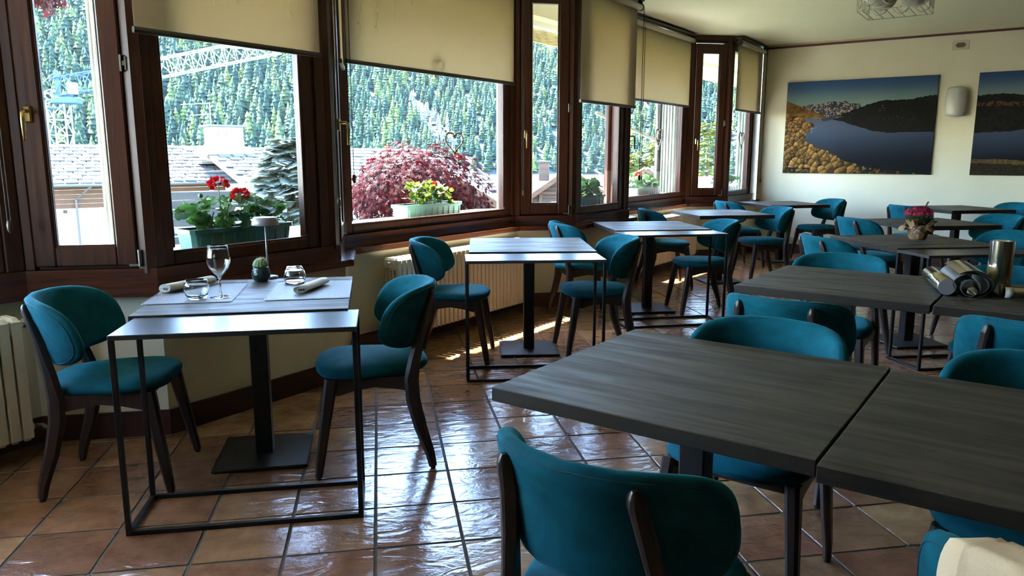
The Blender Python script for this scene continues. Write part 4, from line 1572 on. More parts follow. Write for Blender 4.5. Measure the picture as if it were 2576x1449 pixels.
# ------------------------------------------------------------------ cream cloth over the corner chair
cc = CHAIR_OBJ[-1]
t = thing('table_linen', 'folded cream cloth hung over the chair back in the lower right corner', 'cloth', cc.location[:], cc.rotation_euler[2])
def over_back(sv, f, lift):
    """f 0..1 runs from low on the outside over the top edge to low on the inside"""
    q_ = abs(sv)
    ztop = 0.655 + .155 * max(0.0, 1 - q_ ** 3.6) ** (1 / 3.0) + .004 + lift
    if f < .45:
        z = .46 + (ztop - .46) * (f / .45)
        off = .0285 + lift
        k = 1.0
        off = off * min(1, .86 + 4 * (ztop - z))
    elif f < .55:
        g_ = (f - .45) / .10
        z = ztop
        off = (.0285 + lift) * .86 * (1 - 2 * g_)
    else:
        z = ztop - (ztop - .55) * ((f - .55) / .45)
        off = -(.031 + lift) * min(1, .86 + 4 * (ztop - z))
    ph = sv * R(83)
    tilt = -(z - 0.66) * 0.30
    a, b = 0.245 + off, 0.232 + off
    return (a * math.sin(ph), -b * math.cos(ph) + tilt, z)
def drape(s0, s1, lift, name, seed):
    ns, nf = 22, 44
    V, F_ = [], []
    for i in range(ns + 1):
        for j in range(nf + 1):
            sv = s0 + (s1 - s0) * i / ns
            wv = .003 * math.sin(i * 1.3 + seed) + .002 * math.sin(j * .5 + i * .4)
            sv2 = sv + (.018 * math.sin(j * .33 + seed) if i == 0 else 0)
            V.append(over_back(sv2, j / nf, lift + max(wv, -.001)))
    for i in range(ns):
        for j in range(nf):
            a = i * (nf + 1) + j
            F_.append((a, a + 1, a + nf + 2, a + nf + 1))
    o = MB().add(V, F_).build(name, MT['cream_cloth'], t, True)
    return o
drape(-.60, .72, .007, 'cloth_layer', 0)
drape(-.52, .70, .011, 'cloth_layer', 2)
drape(-.46, .68, .015, 'cloth_layer', 4)

# ------------------------------------------------------------------ ceiling lamp in a wire cage
t = thing('ceiling_lamp', 'unlit ceiling lamp with marbled globes inside a scrolled wire cage', 'ceiling lamp', (4.19, 5.76, ZC), R(45))
hw, zb, zt_ = .245, -.36, -.10
cg = MB()
for z_ in (zb, zt_):
    cg.tube([(-hw, -hw, z_), (hw, -hw, z_), (hw, hw, z_), (-hw, hw, z_)], .0032, 6, closed=True)
cg.build('cage_frame', MT['wire'], t)
for sx in (-1, 1):
    for sy in (-1, 1):
        MB().tube([(sx * hw, sy * hw, zb), (sx * hw, sy * hw, zt_), (sx * .06, sy * .06, -.02)], .003, 6).build('cage_post', MT['wire'], t)
for k in range(6):
    x = -hw + (2 * hw) * (k + .5) / 6
    MB().tube([(-hw, x, zb), (hw, x, zb)], .0030, 6).build('cage_bar', MT['wire'], t)
for side in range(4):
    Mz = Matrix.Rotation(side * PI / 2, 4, 'Z')
    for k in range(3):
        x = -hw + 2 * hw * (k + .5) / 3
        pts = [(x + .07 * math.cos(a_), hw, (zb + zt_) / 2 + .10 * math.sin(a_)) for a_ in [2 * PI * j / 20 for j in range(20)]]
        MB().tube(pts, .0026, 5, closed=True, M=Mz).build('wire_scroll', MT['wire'], t, True)
        pts = [(x + .03 * math.cos(a_) + .03, hw, (zb + zt_) / 2 - .05 + .04 * math.sin(a_)) for a_ in [2 * PI * j / 14 for j in range(14)]]
        MB().tube(pts, .0022, 5, closed=True, M=Mz).build('wire_scroll', MT['wire'], t, True)
for gx, gy in ((-.118, -.118), (.118, -.118), (-.118, .118), (.118, .118)):
    MB().lathe([(0.0005, -.115)] + [(.112 * math.sin(PI * k / 16), -.115 * math.cos(PI * k / 16)) for k in range(1, 15)] + [(.03, .112)], 28, (gx, gy, -.20)).build('globe', MT['globe'], t, True, True)
MB().lathe([(0, -.03), (.09, -.03), (.11, -.004), (.11, 0), (0, 0)], 28).build('ceiling_rose', MT['whiteplastic'], t, True, True)

# ------------------------------------------------------------------ wicker hearts in the windows
def heart(c, s45, z, w, h, label, zhang=2.70):
    a = p45_early(s45, c)
    t = thing('wicker_heart', label, 'ornament', (a[0], a[1], z), R(45), 'wicker hearts hung in the windows')
    for tw in range(2):
        pts = []
        for k in range(60):
            q_ = 2 * PI * k / 60
            x = math.sin(q_) ** 3
            y = (13 * math.cos(q_) - 5 * math.cos(2 * q_) - 2 * math.cos(3 * q_) - math.cos(4 * q_)) / 16.0
            ph = 16 * q_ + tw * PI
            pts.append((x * w / 2 + .005 * math.cos(ph), .006 * math.sin(ph), (y + .03) * h / 1.9 + .004 * math.sin(ph * .7)))
        MB().tube(pts, .0055, 6, closed=True).build('woven_ring', MT['wicker'], t, True)
    MB().tube([(0, 0, h * .28), (0, 0, zhang - z)], .0012, 4).build('hanging_thread', MT['fairy'], t)
def p45_early(s, c):
    return (S2 * s - S2 * c * S2, S2 * s + S2 * c * S2)
heart(5.36, (0.585 + 5.955) * S2, 1.455, .215, .175, 'wicker heart hanging before the forest in the widest window')
heart(5.36, (0.44 + 5.80) * S2, 2.005, .12, .13, 'small heart whose tip peeps out below the widest blind')
heart(5.36, (3.31 + 8.68) * S2, 1.56, .19, .25, 'pale heart hanging in front of the far concrete pillar')
heart(4.76, (4.84 + 9.58) * S2, 1.57, .20, .22, 'wicker heart in the last window beside the picture wall')

# ------------------------------------------------------------------ outside: ledge, eave, pillars
set_struct(wall_mesh(L, 0.16, 0.66, 0.70, 0.845).build('window_ledge', MT['ledge'], fixn=True))
E45, N45 = Vector((S2, S2)), Vector((-S2, S2))
def p45(s, c):
    """point on the 45-degree lines parallel to the eave: s along, c = v - u"""
    q = E45 * s + N45 * (c * S2)
    return (q.x, q.y)
def strip45(c0, c1, z0, z1, s0=-4.0, s1=15.5):
    return MB().prism([p45(s0, c0), p45(s1, c0), p45(s1, c1), p45(s0, c1)], z0, z1)
lo = offset(L, 0.08)
sof = MB().prism(lo + [p45(15.0, 6.85), p45(-2.0, 6.85)], 2.99, 3.20).build('eave_soffit', MT['soffit'], fixn=True)
set_struct(sof)
set_struct(MB().prism([(-4.3, -5), (-3.12, -5), (-3.12, 2.4), (-4.3, 3.4)], 2.90, 3.10).build('added_sun_shade', MT['soffit'], fixn=True))  # unseen eave, added to cut the sun through the side window
set_struct(strip45(6.28, 6.50, 2.78, 2.99).build('eave_beam', MT['beam'], fixn=True))
set_struct(strip45(6.50, 6.58, 2.72, 2.985).build('eave_fascia', MT['fascia'], fixn=True))
tag(strip45(6.59, 6.64, 2.575, 2.72).build('cane_screen', MT['bamboo'], fixn=True), 'rolled cane screen hanging along the eave outside the windows', 'screen')
set_struct(strip45(6.70, 7.42, 2.64, 2.90, -6.0, 3.7).build('eave_canopy', MT['beam'], fixn=True))
PIL = [((-1.50, 5.06), 'ribbed concrete pillar outside the left casement window'),
       ((1.41, 7.84), 'ribbed concrete pillar outside between the maple window and second casement'),
       ((4.20, 10.55), 'ribbed concrete pillar outside the far window, beside the small planter'),
       ((6.02, 11.72), 'ribbed concrete pillar seen through the last narrow window')]
for (c, lab) in PIL:
    t = thing('concrete_pillar', lab, 'pillar', (c[0], c[1], 0), 0, 'concrete pillars carrying the eave')
    t.rotation_euler = (0, 0, R(45))
    MB().box((0, 0, 0.7), (0.255, 0.255, 4.55)).build('core', MT['concrete'], t)
    rb = MB().box((0, 0, 0.7), (0.036, 0.022, 4.55), 0.006).mesh('board_rib')
    rb.materials.append(MT['concrete'])
    for k in range(6):
        for side in range(4):
            o = obj('board_rib', rb, None, t)
            x = -0.114 + k * 0.0456
            o.location = [(x, -0.132, 0), (0.132, x, 0), (x, 0.132, 0), (-0.132, x, 0)][side]
            o.rotation_euler = (0, 0, side * PI / 2)
t = thing('rain_pipe', 'dark rain pipe outside, left of the far concrete pillar', 'pipe', (3.74, 9.81, 0))
MB().tube([(0, 0, -1.5), (0, 0, 2.7)], 0.045, 12).build('pipe', MT['bronze'], t, True)
MB().box((0, 0.03, 1.3), (0.11, 0.05, 0.03), 0.004).build('pipe_clip', MT['steel'], t)
t = thing('awning_arm', 'grey slanting awning arm outside the far window', 'awning arm', (2.55, 8.75, 1.85))
MB().bar((0, 0, 0), (1.15, 1.0, -0.30), 0.03).build('arm', MT['beam'], t)
MB().box((1.15, 1.0, -0.30), (0.07, 0.07, 0.05), 0.006).build('elbow', MT['bronze'], t)

# ------------------------------------------------------------------ planters with plants
def planter(name, c, s45, length, mat, label, h=0.115, w=0.17):
    a = p45(s45, c)
    t = thing(name, label, 'planter', (a[0], a[1], 0.845), R(45), 'flower boxes on the outer ledge')
    rings_ = []
    for (z, k, inner) in ((0, .86, 0), (h * .78, .97, 0), (h * .80, 1.06, 0), (h, 1.07, 0), (h, .97, 0), (h * .82, .93, 0)):
        hx, hy = length / 2 - (1 - k) * .10, w / 2 * k
        c2 = 0.02
        rings_.append([(hx, -hy + c2, z), (hx, hy - c2, z), (hx - c2, hy, z), (-hx + c2, hy, z), (-hx, hy - c2, z), (-hx, -hy + c2, z), (-hx + c2, -hy, z), (hx - c2, -hy, z)])
    MB().rings(rings_, True, False).build('trough', mat, t, fixn=False)
    MB().box((0, 0, h * .80), (length - .06, w * .86, 0.02)).build('soil', MT['soil'], t)
    for k in range(int(length / .07)):
        x = -length / 2 + .05 + k * .07
        for sy in (-1, 1):
            MB().box((x, sy * w / 2 * .93, h * .42), (.012, .012, h * .6), .002).build('rib', mat, t)
    return t

def disc_leaf(r, lobes=7, cup=0.25):
    mb = MB()
    n = lobes * 3
    vs = [(0, 0, 0)]
    for k in range(n):
        a = 2 * PI * k / n
        notch = 0.45 if k == 0 else 1.0
        rr = r * notch * (1 + .13 * math.cos(lobes * a))
        vs.append((rr * math.cos(a), rr * math.sin(a), cup * r * (1 + .3 * math.sin(lobes * a))))
    fs = [(0, 1 + k, 1 + (k + 1) % n) for k in range(n)]
    return mb.add(vs, fs)

def leaf_parts(parent, me, spots, name='leaf'):
    for (p, rot, s) in spots:
        o = obj(name, me, None, parent)
        o.location = p
        o.rotation_euler = rot
        o.scale = (s, s, s)

def geranium(t, length, seed, nleaf, flowers, mat, fm, zs=0.11, hmax=0.16, leafr=0.042):
    rnd = random.Random(seed)
    me = disc_leaf(leafr).mesh('leaf', True)
    me.materials.append(mat)
    spots = []
    for k in range(nleaf):
        x = rnd.uniform(-.5, .5) * (length - .05)
        y = rnd.uniform(-.11, .11)
        z = zs + rnd.uniform(0.0, 1) ** .8 * hmax * (1 - (x / length) ** 2 * 1.6)
        spots.append(((x, y, z), (rnd.uniform(-.9, .9), rnd.uniform(-.9, .9), rnd.uniform(0, 6.28)), rnd.uniform(.65, 1.3)))
    leaf_parts(t, me, spots)
    st = MB()
    for k in range(16):
        x = rnd.uniform(-.42, .42) * length
        st.tube([(x, 0, zs - .02), (x + rnd.uniform(-.04, .04), rnd.uniform(-.05, .05), zs + hmax * rnd.uniform(.4, .9))], .0035, 5)
    st.build('stems', MT['stem'], t)
    pm = MB().add([(0, 0, 0), (.010, .012, .006), (.0, .022, .010), (-.010, .012, .006)], [(0, 1, 2, 3)]).mesh('petal')
    pm.materials.append(fm)
    for (x, y, z, r, bud) in flowers:
        f = MB().tube([(x * .85, 0, zs), (x * .95, y * .5, zs + (z - zs) * .6), (x, y, z)], .0028, 5).build('flower_stem', MT['stem'], t)
        if bud:
            MB().lathe([(0, 0), (.010, .006), (.014, .016), (.009, .026), (0, .03)], 8, (x, y, z - .01)).build('bud', MT['stem'], f, True)
            continue
        n = 40
        for k in range(n):
            u_ = rnd.uniform(-.35, 1)
            a = rnd.uniform(0, 6.28)
            q = math.sqrt(1 - u_ * u_)
            d = Vector((q * math.cos(a), q * math.sin(a), u_ * .7))
            o = obj('petal', pm, None, f)
            o.location = Vector((x, y, z)) + d * r * .75
            o.rotation_euler = d.to_track_quat('Y', 'Z').to_euler()
            o.rotation_euler.rotate_axis('Y', rnd.uniform(0, 6))
            o.scale = (1.5,) * 3

t = planter('planter', 5.30, (-0.81 + 4.49) * S2, 0.66, MT['green_plastic'], 'dark green flower box with red geraniums behind the table lamp')
geranium(t, 0.62, 1, 110, [(-0.10, 0.0, 0.345, .042, False), (0.045, 0.01, 0.285, .034, False), (-0.20, .02, 0.285, 0, True), (-.01, .03, 0.25, 0, True)], MT['geranium'], MT['redflower'])
t = planter('planter', 5.95, (0.40 + 6.35) * S2, 0.72, MT['pale_green'], 'pale green flower box with lime green leaves before the red maple')
geranium(t, 0.46, 2, 120, [(0.10, 0, .26, .018, False)], MT['lime'], MT['redflower'], hmax=0.19, leafr=0.03)
t = planter('planter', 5.33, (2.02 + 7.35) * S2, 0.66, MT['grey_green'], 'grey-green flower box outside the window right of the second casement')
geranium(t, 0.60, 3, 90, [(-.16, 0, .24, .025, False)], MT['geranium'], MT['redflower'])
t = planter('planter', 5.80, (3.27 + 9.07) * S2, 0.68, MT['grey_green'], 'grey flower box with one red geranium beside the far pillar')
geranium(t, 0.60, 4, 80, [(-.14, 0, .27, .03, False)], MT['geranium'], MT['redflower'])
t = planter('planter', 5.30, (4.95 + 10.25) * S2, 0.60, MT['grey_green'], 'small grey flower box outside the narrowest blind')
geranium(t, 0.5, 6, 50, [], MT['geranium'], MT['redflower'], hmax=.1)

# ------------------------------------------------------------------ maple, spruce and shrubs in the garden
def maple_leaf(s=0.036):
    vs = [(0, 0, 0)]
    tips = [(-140, .62), (-75, .85), (-30, .95), (0, 1.15), (30, .95), (75, .85), (140, .62)]
    ring_ = []
    for k, (a, r) in enumerate(tips):
        ring_.append((R(a + 90), r))
        if k < len(tips) - 1:
            ring_.append((R((a + tips[k + 1][0]) / 2 + 90), .34))
    for a, r in ring_:
        vs.append((s * r * math.cos(a), s * r * math.sin(a), -s * .25 * r * r))
    n = len(ring_)
    return vs, [(0, 1 + k, 2 + k) for k in range(n - 1)]

def scatter_mesh(name, base, spots):
    """joins many copies of a tiny leaf into one mesh (numpy)"""
    bv, bf = np.array(base[0]), np.array(base[1])
    Vs, Fs = [], []
    for i, (p, rot, s) in enumerate(spots):
        M = np.array(rot.to_matrix()) * s
        Vs.append(bv @ M.T + np.array(p))
        Fs.append(bf + i * len(bv))
    return fast_mesh(name, np.concatenate(Vs), np.concatenate(Fs))

def maple_bush(loc, rx, ry, h, n, mat, label, seed=3, named=300, leaf=0.048, z_lo=-.10):
    rnd = random.Random(seed)
    t = thing('japanese_maple', label, 'shrub', loc)
    spots = []
    for k in range(n):
        a = rnd.uniform(0, 2 * PI)
        u_ = rnd.uniform(z_lo, 1) if rnd.random() < .75 else rnd.uniform(-.35, .3)
        q = math.sqrt(max(0, 1 - u_ * u_)) ** .8
        lump = 1 + .10 * math.sin(3 * a + 1.3) + .07 * math.sin(7 * a + 5 * u_) + (rnd.uniform(-.16, .05) if k % 5 < 3 else rnd.uniform(-.55, -.1))
        d = Vector((q * math.cos(a), q * math.sin(a), u_))
        p = Vector((rx * d.x * lump, ry * d.y * lump, h * d.z * lump))
        nrm = (d + Vector((rnd.uniform(-.5, .5), rnd.uniform(-.5, .5), rnd.uniform(-.3, .6)))).normalized()
        rot = nrm.to_track_quat('Z', 'Y').to_euler()
        rot.rotate_axis('Z', rnd.uniform(0, 6.28))
        spots.append((p, rot, rnd.uniform(.75, 1.35)))
    base = maple_leaf(leaf)
    me = MB().add(*base).mesh('leaf')
    me.materials.append(mat)
    cd = Vector((0, 0, 1.35)) - Vector(loc)
    cd.normalize()
    spots.sort(key=lambda s_: -(s_[0].normalized().dot(cd)))
    front = spots[:int(n * .5)]
    rnd.shuffle(front)
    ind = front[:named]
    for (p, rot, s) in ind:
        o = obj('leaf', me, None, t)
        o.location, o.rotation_euler, o.scale = p, rot, (s, s, s)
    others = front[named:] + spots[int(n * .5):]
    if others:
        m2 = scatter_mesh('foliage', base, others)
        o = obj('foliage', m2, mat, t)
        o['kind'] = 'stuff'
    br = MB()
    for k in range(14):
        a = k * 2.4
        br.tube([(0, 0, -h * 1.2), (.12 * rx * math.cos(a), .12 * ry * math.sin(a), -h * .3), (rx * .55 * math.cos(a), ry * .55 * math.sin(a), h * .35), (rx * .8 * math.cos(a), ry * .8 * math.sin(a), h * .2)], [.03, .022, .010, .004], 6)
    br.build('branches', MT['bark'], t, True)
    return t
maple_bush((0.43, 8.98, 0.78), 0.80, 0.75, 0.66, 5200, MT['maple'], 'domed red-leaved maple outside the widest window')
maple_bush((-2.25, 5.62, 2.36), 0.24, 0.24, 0.20, 240, MT['mapledark'], 'dark red maple twigs at the top of the left casement window', seed=8, named=150, leaf=.045)

def conifer_spray(s=0.17):
    """a flat drooping needle spray with side twigs"""
    vs, fs = [], []
    def fin(o, d, l, w):
        n = len(vs)
        o, d = Vector(o), Vector(d).normalized()
        x = d.cross(Vector((0, 0, 1))).normalized()
        vs.extend([tuple(o), tuple(o + d * l * .45 + x * w), tuple(o + d * l), tuple(o + d * l * .45 - x * w)])
        fs.append((n, n + 1, n + 2))
        fs.append((n, n + 2, n + 3))
    fin((0, 0, 0), (0, 1, -.12), s, s * .17)
    for k in range(1, 4):
        y = s * (.12 + .22 * k)
        for sx in (-1, 1):
            fin((0, y, -.02 * k * s), (sx * .8, .75, -.10), s * (.52 - .09 * k), s * .15)
    return vs, fs

def spruce_tree(name, loc, height, radius, mat, label, n=900, seed=1, spray=0.20, cat='tree', group=None):
    rnd = random.Random(seed)
    t = thing(name, label, cat, loc, 0, group)
    MB().tube([(0, 0, 0), (0, 0, height * .96)], [radius * .10, .008], 8).build('trunk', MT['bark'], t)
    spots = []
    for k in range(n):
        f = rnd.random() ** 1.6
        tier = round(f * 22) / 22 + rnd.uniform(-.032, .032)
        z = height * (.03 + .97 * max(0, min(1, tier)))
        rr = radius * (1 - max(0, min(1, tier))) * rnd.uniform(.35, 1.0) + .01
        a = rnd.uniform(0, 2 * PI)
        rot = Matrix.Rotation(a - PI / 2, 3, 'Z') @ Matrix.Rotation(rnd.uniform(-.35, .15), 3, 'X') @ Matrix.Rotation(rnd.uniform(-.4, .4), 3, 'Y')
        spots.append(((rr * math.cos(a), rr * math.sin(a), z - rr * .10), rot.to_euler(), rnd.uniform(.7, 1.25)))
    me = scatter_mesh('needles', conifer_spray(spray), spots)
    o = obj('needles', me, mat, t)
    o['kind'] = 'stuff'
    return t
spruce_tree('blue_spruce', (-1.10, 9.9, -1.3), 2.85, 2.05, MT['spruce'], 'silvery blue spruce in the garden, left of the red maple', 4200, 4, 0.26)
spruce_tree('conifer', (33.1, 72.8, -4.5), 9.1, 2.6, MT['gold'], 'sunlit yellow-green conifer seen through the far casement', 700, 5, 0.9)
spruce_tree('conifer', (24.7, 65.5, -4.0), 6.7, 2.4, MT['gold'], 'sunlit yellow-green conifer left of the far pillar', 600, 6, 0.8)
spruce_tree('conifer', (23.0, 66.2, -4.0), 5.6, 2.2, MT['gold'], 'smaller yellow-green conifer behind the far geranium', 500, 7, 0.8)
maple_bush((5.85, 12.9, 0.35), 0.55, 0.5, 0.55, 500, MT['lime'], 'bright lime green shrub low outside the far casement', seed=12, named=120, leaf=.05)

# ------------------------------------------------------------------ garden fence and rubble wall
t = thing('board_fence', 'weathered grey board fence behind the red geraniums', 'fence', (-3.15, 11.5, 0), R(14))
for k in range(7):
    MB().box((0.75, 0.0, 0.78 - k * 0.13), (1.9, 0.025, 0.115), 0.004).build('board', MT['greywood'], t)
for x in (-.1, .75, 1.6):
    MB().box((x, 0.05, 0.2), (0.07, 0.07, 1.3), 0.006).build('post', MT['greywood'], t)
t = thing('rubble_wall', 'low grey rubble stone wall below the board fence', 'wall', (-3.35, 10.9, -0.6), R(14))
rnd = random.Random(4)
MB().box((.6, 0.14, .28), (1.5, .16, .62)).build('core', MT['soil'], t)
for r_ in range(7):
    x = 0.0
    while x < 1.3:
        wv = rnd.uniform(.07, .16)
        o = MB().box((x + wv / 2, 0.03 + rnd.uniform(0, .02), .04 + r_ * .085), (wv * .95, .12, .075), .018).build('stone', MT['rubble'], t)
        x += wv

# ------------------------------------------------------------------ village houses
def slab_roof(parent, Lx, run, rise, nrow, ncol, over=.25, mat=None, seed=1, deck_mat=None):
    """a pitched plane from the eave (y=0, z=0) to the ridge (y=run, z=rise) covered with stone slabs"""
    ang = math.atan2(rise, run)
    ln = math.hypot(run, rise)
    M = Matrix.Rotation(ang, 4, 'X')
    roof = MB().box((Lx / 2, ln / 2, -0.09), (Lx, ln, 0.12), M=M).build('roof', deck_mat or MT['greywood'], parent)
    if nrow:
        rnd_ = random.Random(seed)
        w = Lx / ncol
        d = ln / nrow
        mes = []
        for k in range(4):
            jx = [rnd_.uniform(-.06, .06) for _ in range(4)]
            poly = [(-w / 2 + jx[0] * w, -d * .12 + jx[1] * d), (w / 2 + jx[2] * w, -d * .12 + jx[3] * d), (w / 2, d * 1.02), (-w / 2, d * 1.02)]
            me = MB().prism(poly, 0, 0.055).mesh('roof_slab')
            me.materials.append(MT['stone_roof'])
            mes.append(me)
        for r_ in range(nrow):
            for c in range(ncol):
                o = obj('roof_slab', rnd_.choice(mes), None, roof)
                x = (c + .5 + (.5 if r_ % 2 else 0)) * w
                if x > Lx:
                    continue
                y = r_ * d
                p = M @ Vector((x, y, -0.02 + rnd_.uniform(0, .03)))
                o.location = p
                o.rotation_euler = (ang - .09, 0, rnd_.uniform(-.05, .05))
                o.scale = (rnd_.uniform(.82, .98), 1, 1)
    return roof

A28 = R(29)
def azp(o, a, d):
    return (o[0] + math.cos(a) * d, o[1] + math.sin(a) * d)
# house A: long eave facing us
oA = azp((-13.85, 35.39), A28, -5.0)
t = thing('stone_roof_house', 'house with pale stone slab roof and orange boards, seen left through two windows', 'house', (oA[0], oA[1], 0.18), A28)
slab_roof(t, 13.2, 5.4, 1.72, 11, 24, seed=2)
MB().box((6.4, 5.4 + 2.6, 0.8), (13.0, 5.0, .14), M=Matrix.Identity(4)).build('rear_roof', MT['white_roof'], t)
MB().box((6.5, 0.95, -3.4), (12.2, .3, 4.7)).build('render_wall', MT['housewhite'], t)
for k in range(5):
    MB().box((7.6, 0.78, -0.22 - k * .205), (10.0, .06, .195), .01).build('wall_board', MT['orangewood'], t)
MB().box((1.3, 0.80, -0.6), (2.4, .05, 1.0), .01).build('side_boarding', MT['timber'], t)
MB().tube([(0, -.06, -.10), (13.2, -.06, -.10)], .075, 10).build('gutter', MT['gutter'], t)
MB().tube([(6.5, -.06, -.15), (5.95, .6, -.75), (5.95, .68, -5.0)], .05, 8).build('downpipe', MT['gutter'], t)
for x in (3.2, 5.5, 7.6, 9.8):
    MB().box((x, .70, -1.27), (.14, .2, .14), .01).build('bracket', MT['timber'], t)
w_ = MB().box((3.9, .76, -3.3), (.6, .08, 1.5), .01).build('window_shutter', MT['orangewood'], t)
# house B: verge crossing in front of house A, chimney and aerial
dn = A28 - PI / 2
oB = azp((-8.69, 40.07), dn, 8.2)
t = thing('stone_roof_house', 'house with big white chimney stack and stone slab roof, centre of the second window', 'house', (oB[0], oB[1], -0.42), A28)
slab_roof(t, 13.0, 8.2, 2.20, 14, 20, seed=5)
MB().box((-.03, 4.1, 0.98), (.06, 8.55, .2), M=Matrix.Translation((0, 0, 0)) @ Matrix.Rotation(math.atan2(2.2, 8.2), 4, 'X') @ Matrix.Translation((0, .1, -1.1))).build('verge_board', MT['timber'], t)
MB().box((6.5, 4.8, -2.8), (12.2, 7.0, 4.2)).build('render_wall', MT['housewhite'], t)
MB().box((6.5, 8.2 + 3.0, 1.45), (13.0, 6.0, .14)).build('rear_roof', MT['white_roof'], t)
ch = MB().box((1.0, 7.7, 2.55), (1.55, 1.2, 1.25), .02).build('chimney', MT['housewhite'], t)
MB().box((1.0, 7.7, 3.22), (1.95, 1.55, .10), .02).build('chimney_cap', MT['stone_roof'], ch)
MB().box((1.0, 7.6, 1.95), (2.7, 1.5, .55), .25).build('chimney_foot', MT['housewhite'], ch)
for x in (.55, .95):
    MB().box((x, 7.09, 2.85), (.13, .05, .26)).build('smoke_vent', MT['darkwin'], ch)
a_ = MB().tube([(.35, 7.5, 2.4), (.35, 7.5, 4.35)], .025, 6).build('aerial_mast', MT['cranewhite'], t)
for z, l_ in ((4.25, 1.35), (3.75, .85)):
    MB().bar((.35 - l_, 7.5, z - .05), (.4, 7.5, z + .06), .035).build('aerial_boom', MT['cranewhite'], a_)
for x in (4.2, 4.9):
    MB().box((x, 4.6, 1.55), (.18, .5, .35)).build('roof_vent', MT['housewhite'], t)

def gable_house(loc, rot, half, depth, rise, wall_h, label, over=.35, roof_mat=None, chimney=None):
    t = thing('chalet', label, 'house', loc, rot, 'chalets in the village')
    # apex at local origin, gable in the plane y=0 facing -y
    poly = [(-half, -rise), (half, -rise), (half, -rise - wall_h), (-half, -rise - wall_h)]
    M = Matrix(((1, 0, 0, 0), (0, 0, 1, over), (0, 1, 0, 0), (0, 0, 0, 1)))
    MB().prism([(-half, -rise), (-half, -rise - wall_h), (half, -rise - wall_h), (half, -rise), (0, 0)], 0, .2, M=M).build('gable_wall', MT['timber'], t, fixn=True)
    bw = 0.16
    k = 0
    z = -.25
    while z > -rise - .9:
        hw = min(half, half * (-z) / rise) - .03
        if hw > .15:
            MB().box((0, over - .015, z), (2 * hw, .04, bw * .93), .008).build('wall_board', MT['timber'], t)
        z -= bw
    for x in (-half * .55, 0, half * .55):
        top = -rise * abs(x) / half - .12
        MB().box((x, over - .06, (top - rise - 1.0) / 2), (.14, .10, top + rise + 1.0), .01).build('timber_post', MT['orangewood'], t)
    MB().box((0, over - .06, -rise * .62), (half * 1.1, .10, .13), .01).build('tie_beam', MT['orangewood'], t)
    ang = math.atan2(rise, half)
    ln = math.hypot(rise, half) * 1.14
    for s in (-1, 1):
        M = Matrix.Rotation(s * ang, 4, 'Y')
        MB().box((s * ln / 2, depth / 2, 0.06), (ln, depth, .10), M=M).build('roof_plane', roof_mat or MT['white_roof'], t)
        MB().box((s * ln / 2, -.02, 0.02), (ln, .05, .20), .01, M=M).build('verge_board', MT['orangewood'], t)
    if chimney:
        c = MB().box(chimney, (.45, .45, .8), .02).build('chimney', MT['timber'], t)
        MB().box((chimney[0], chimney[1], chimney[2] + .42), (.6, .6, .07), .01).build('chimney_cap', MT['greywood'], c)
    return t
gable_house((7.45, 29.1, 0.78), R(-14), 2.1, 9.0, 1.45, 4, 'timber chalet with white roof seen through the second casement window', chimney=(-1.1, 3.0, -0.1))
gable_house((2.24, 21.9, 0.62), R(-6), 2.2, 7.0, 1.35, 4, 'timber chalet half hidden behind the right side of the red maple')
gable_house((12.0, 32.9, 0.70), R(-20), 1.6, 6.0, 1.0, 4, 'small timber chalet behind the single red geranium')
t = thing('white_roof_barn', 'long white roof of a barn beyond the chalets, right of the maple', 'house', (-2.0, 47.0, -1.3), R(-14))
slab_roof(t, 24.0, 9.0, 1.25, 0, 0, deck_mat=MT['white_roof'])
MB().box((12, 1.0, -2.2), (23, .4, 4.0)).build('render_wall', MT['housewhite'], t)
MB().box((12, 9.0 + 3, 1.0), (24, 6, .12)).build('rear_roof', MT['white_roof'], t)

# ------------------------------------------------------------------ tower crane
t = thing('tower_crane', 'blue and white tower crane rising behind the stone roofs', 'crane', (-41.1, 112.75, 0))
def lattice(a, b, w, h0, h1, nbay, r, taper_from=1.0):
    a, b = Vector(a), Vector(b)
    mb = MB()
    d = (b - a)
    up = Vector((0, 0, 1)) if abs(d.normalized().z) < .8 else Vector((0, 1, 0))
    x = d.normalized().cross(up).normalized()
    y = x.cross(d.normalized())
    lo, hi = [[], []], []
    quad = []
    for k in range(nbay + 1):
        f = k / nbay
        h = h0 if f < taper_from or taper_from >= 1 else h0 + (h1 - h0) * (f - taper_from) / (1 - taper_from)
        p = a + d * f
        quad.append([p + x * w / 2, p - x * w / 2, p - x * w / 2 + y * h, p + x * w / 2 + y * h])
    for k in range(nbay):
        for c in range(4):
            mb.bar(quad[k][c], quad[k + 1][c], r)
        for c in range(4):
            e = (c + 1) % 4
            if k % 2:
                mb.bar(quad[k][c], quad[k + 1][e], r * .7)
            else:
                mb.bar(quad[k][e], quad[k + 1][c], r * .7)
            mb.bar(quad[k][c], quad[k][e], r * .6)
    return mb
lattice((-1.15, -1.1, -8), (-1.15, -1.1, 8.2), 2.2, 2.2, 2.2, 8, .16).build('mast', MT['cranewhite'], t)
MB().box((0, 0, 8.7), (3.0, 2.6, .9), .1).build('slewing_ring', MT['craneblue'], t)
lattice((-1.2, 0, 9.2), (9.5, -.9, 11.2), 1.6, 2.4, 2.4, 6, .14).build('jib_root', MT['craneblue'], t)
lattice((9.5, -.9, 11.2), (28.3, -1.5, 15.3), 1.6, 2.4, .4, 13, .15, .62).build('jib', MT['cranewhite'], t)
lattice((-5.6, .5, 7.6), (-1.0, 0, 9.0), 1.6, 1.2, 1.2, 4, .13).build('counter_jib', MT['cranewhite'], t)
MB().box((-3.3, .2, 7.7), (5.0, 1.8, .3), .05).build('counter_deck', MT['craneblue'], t)
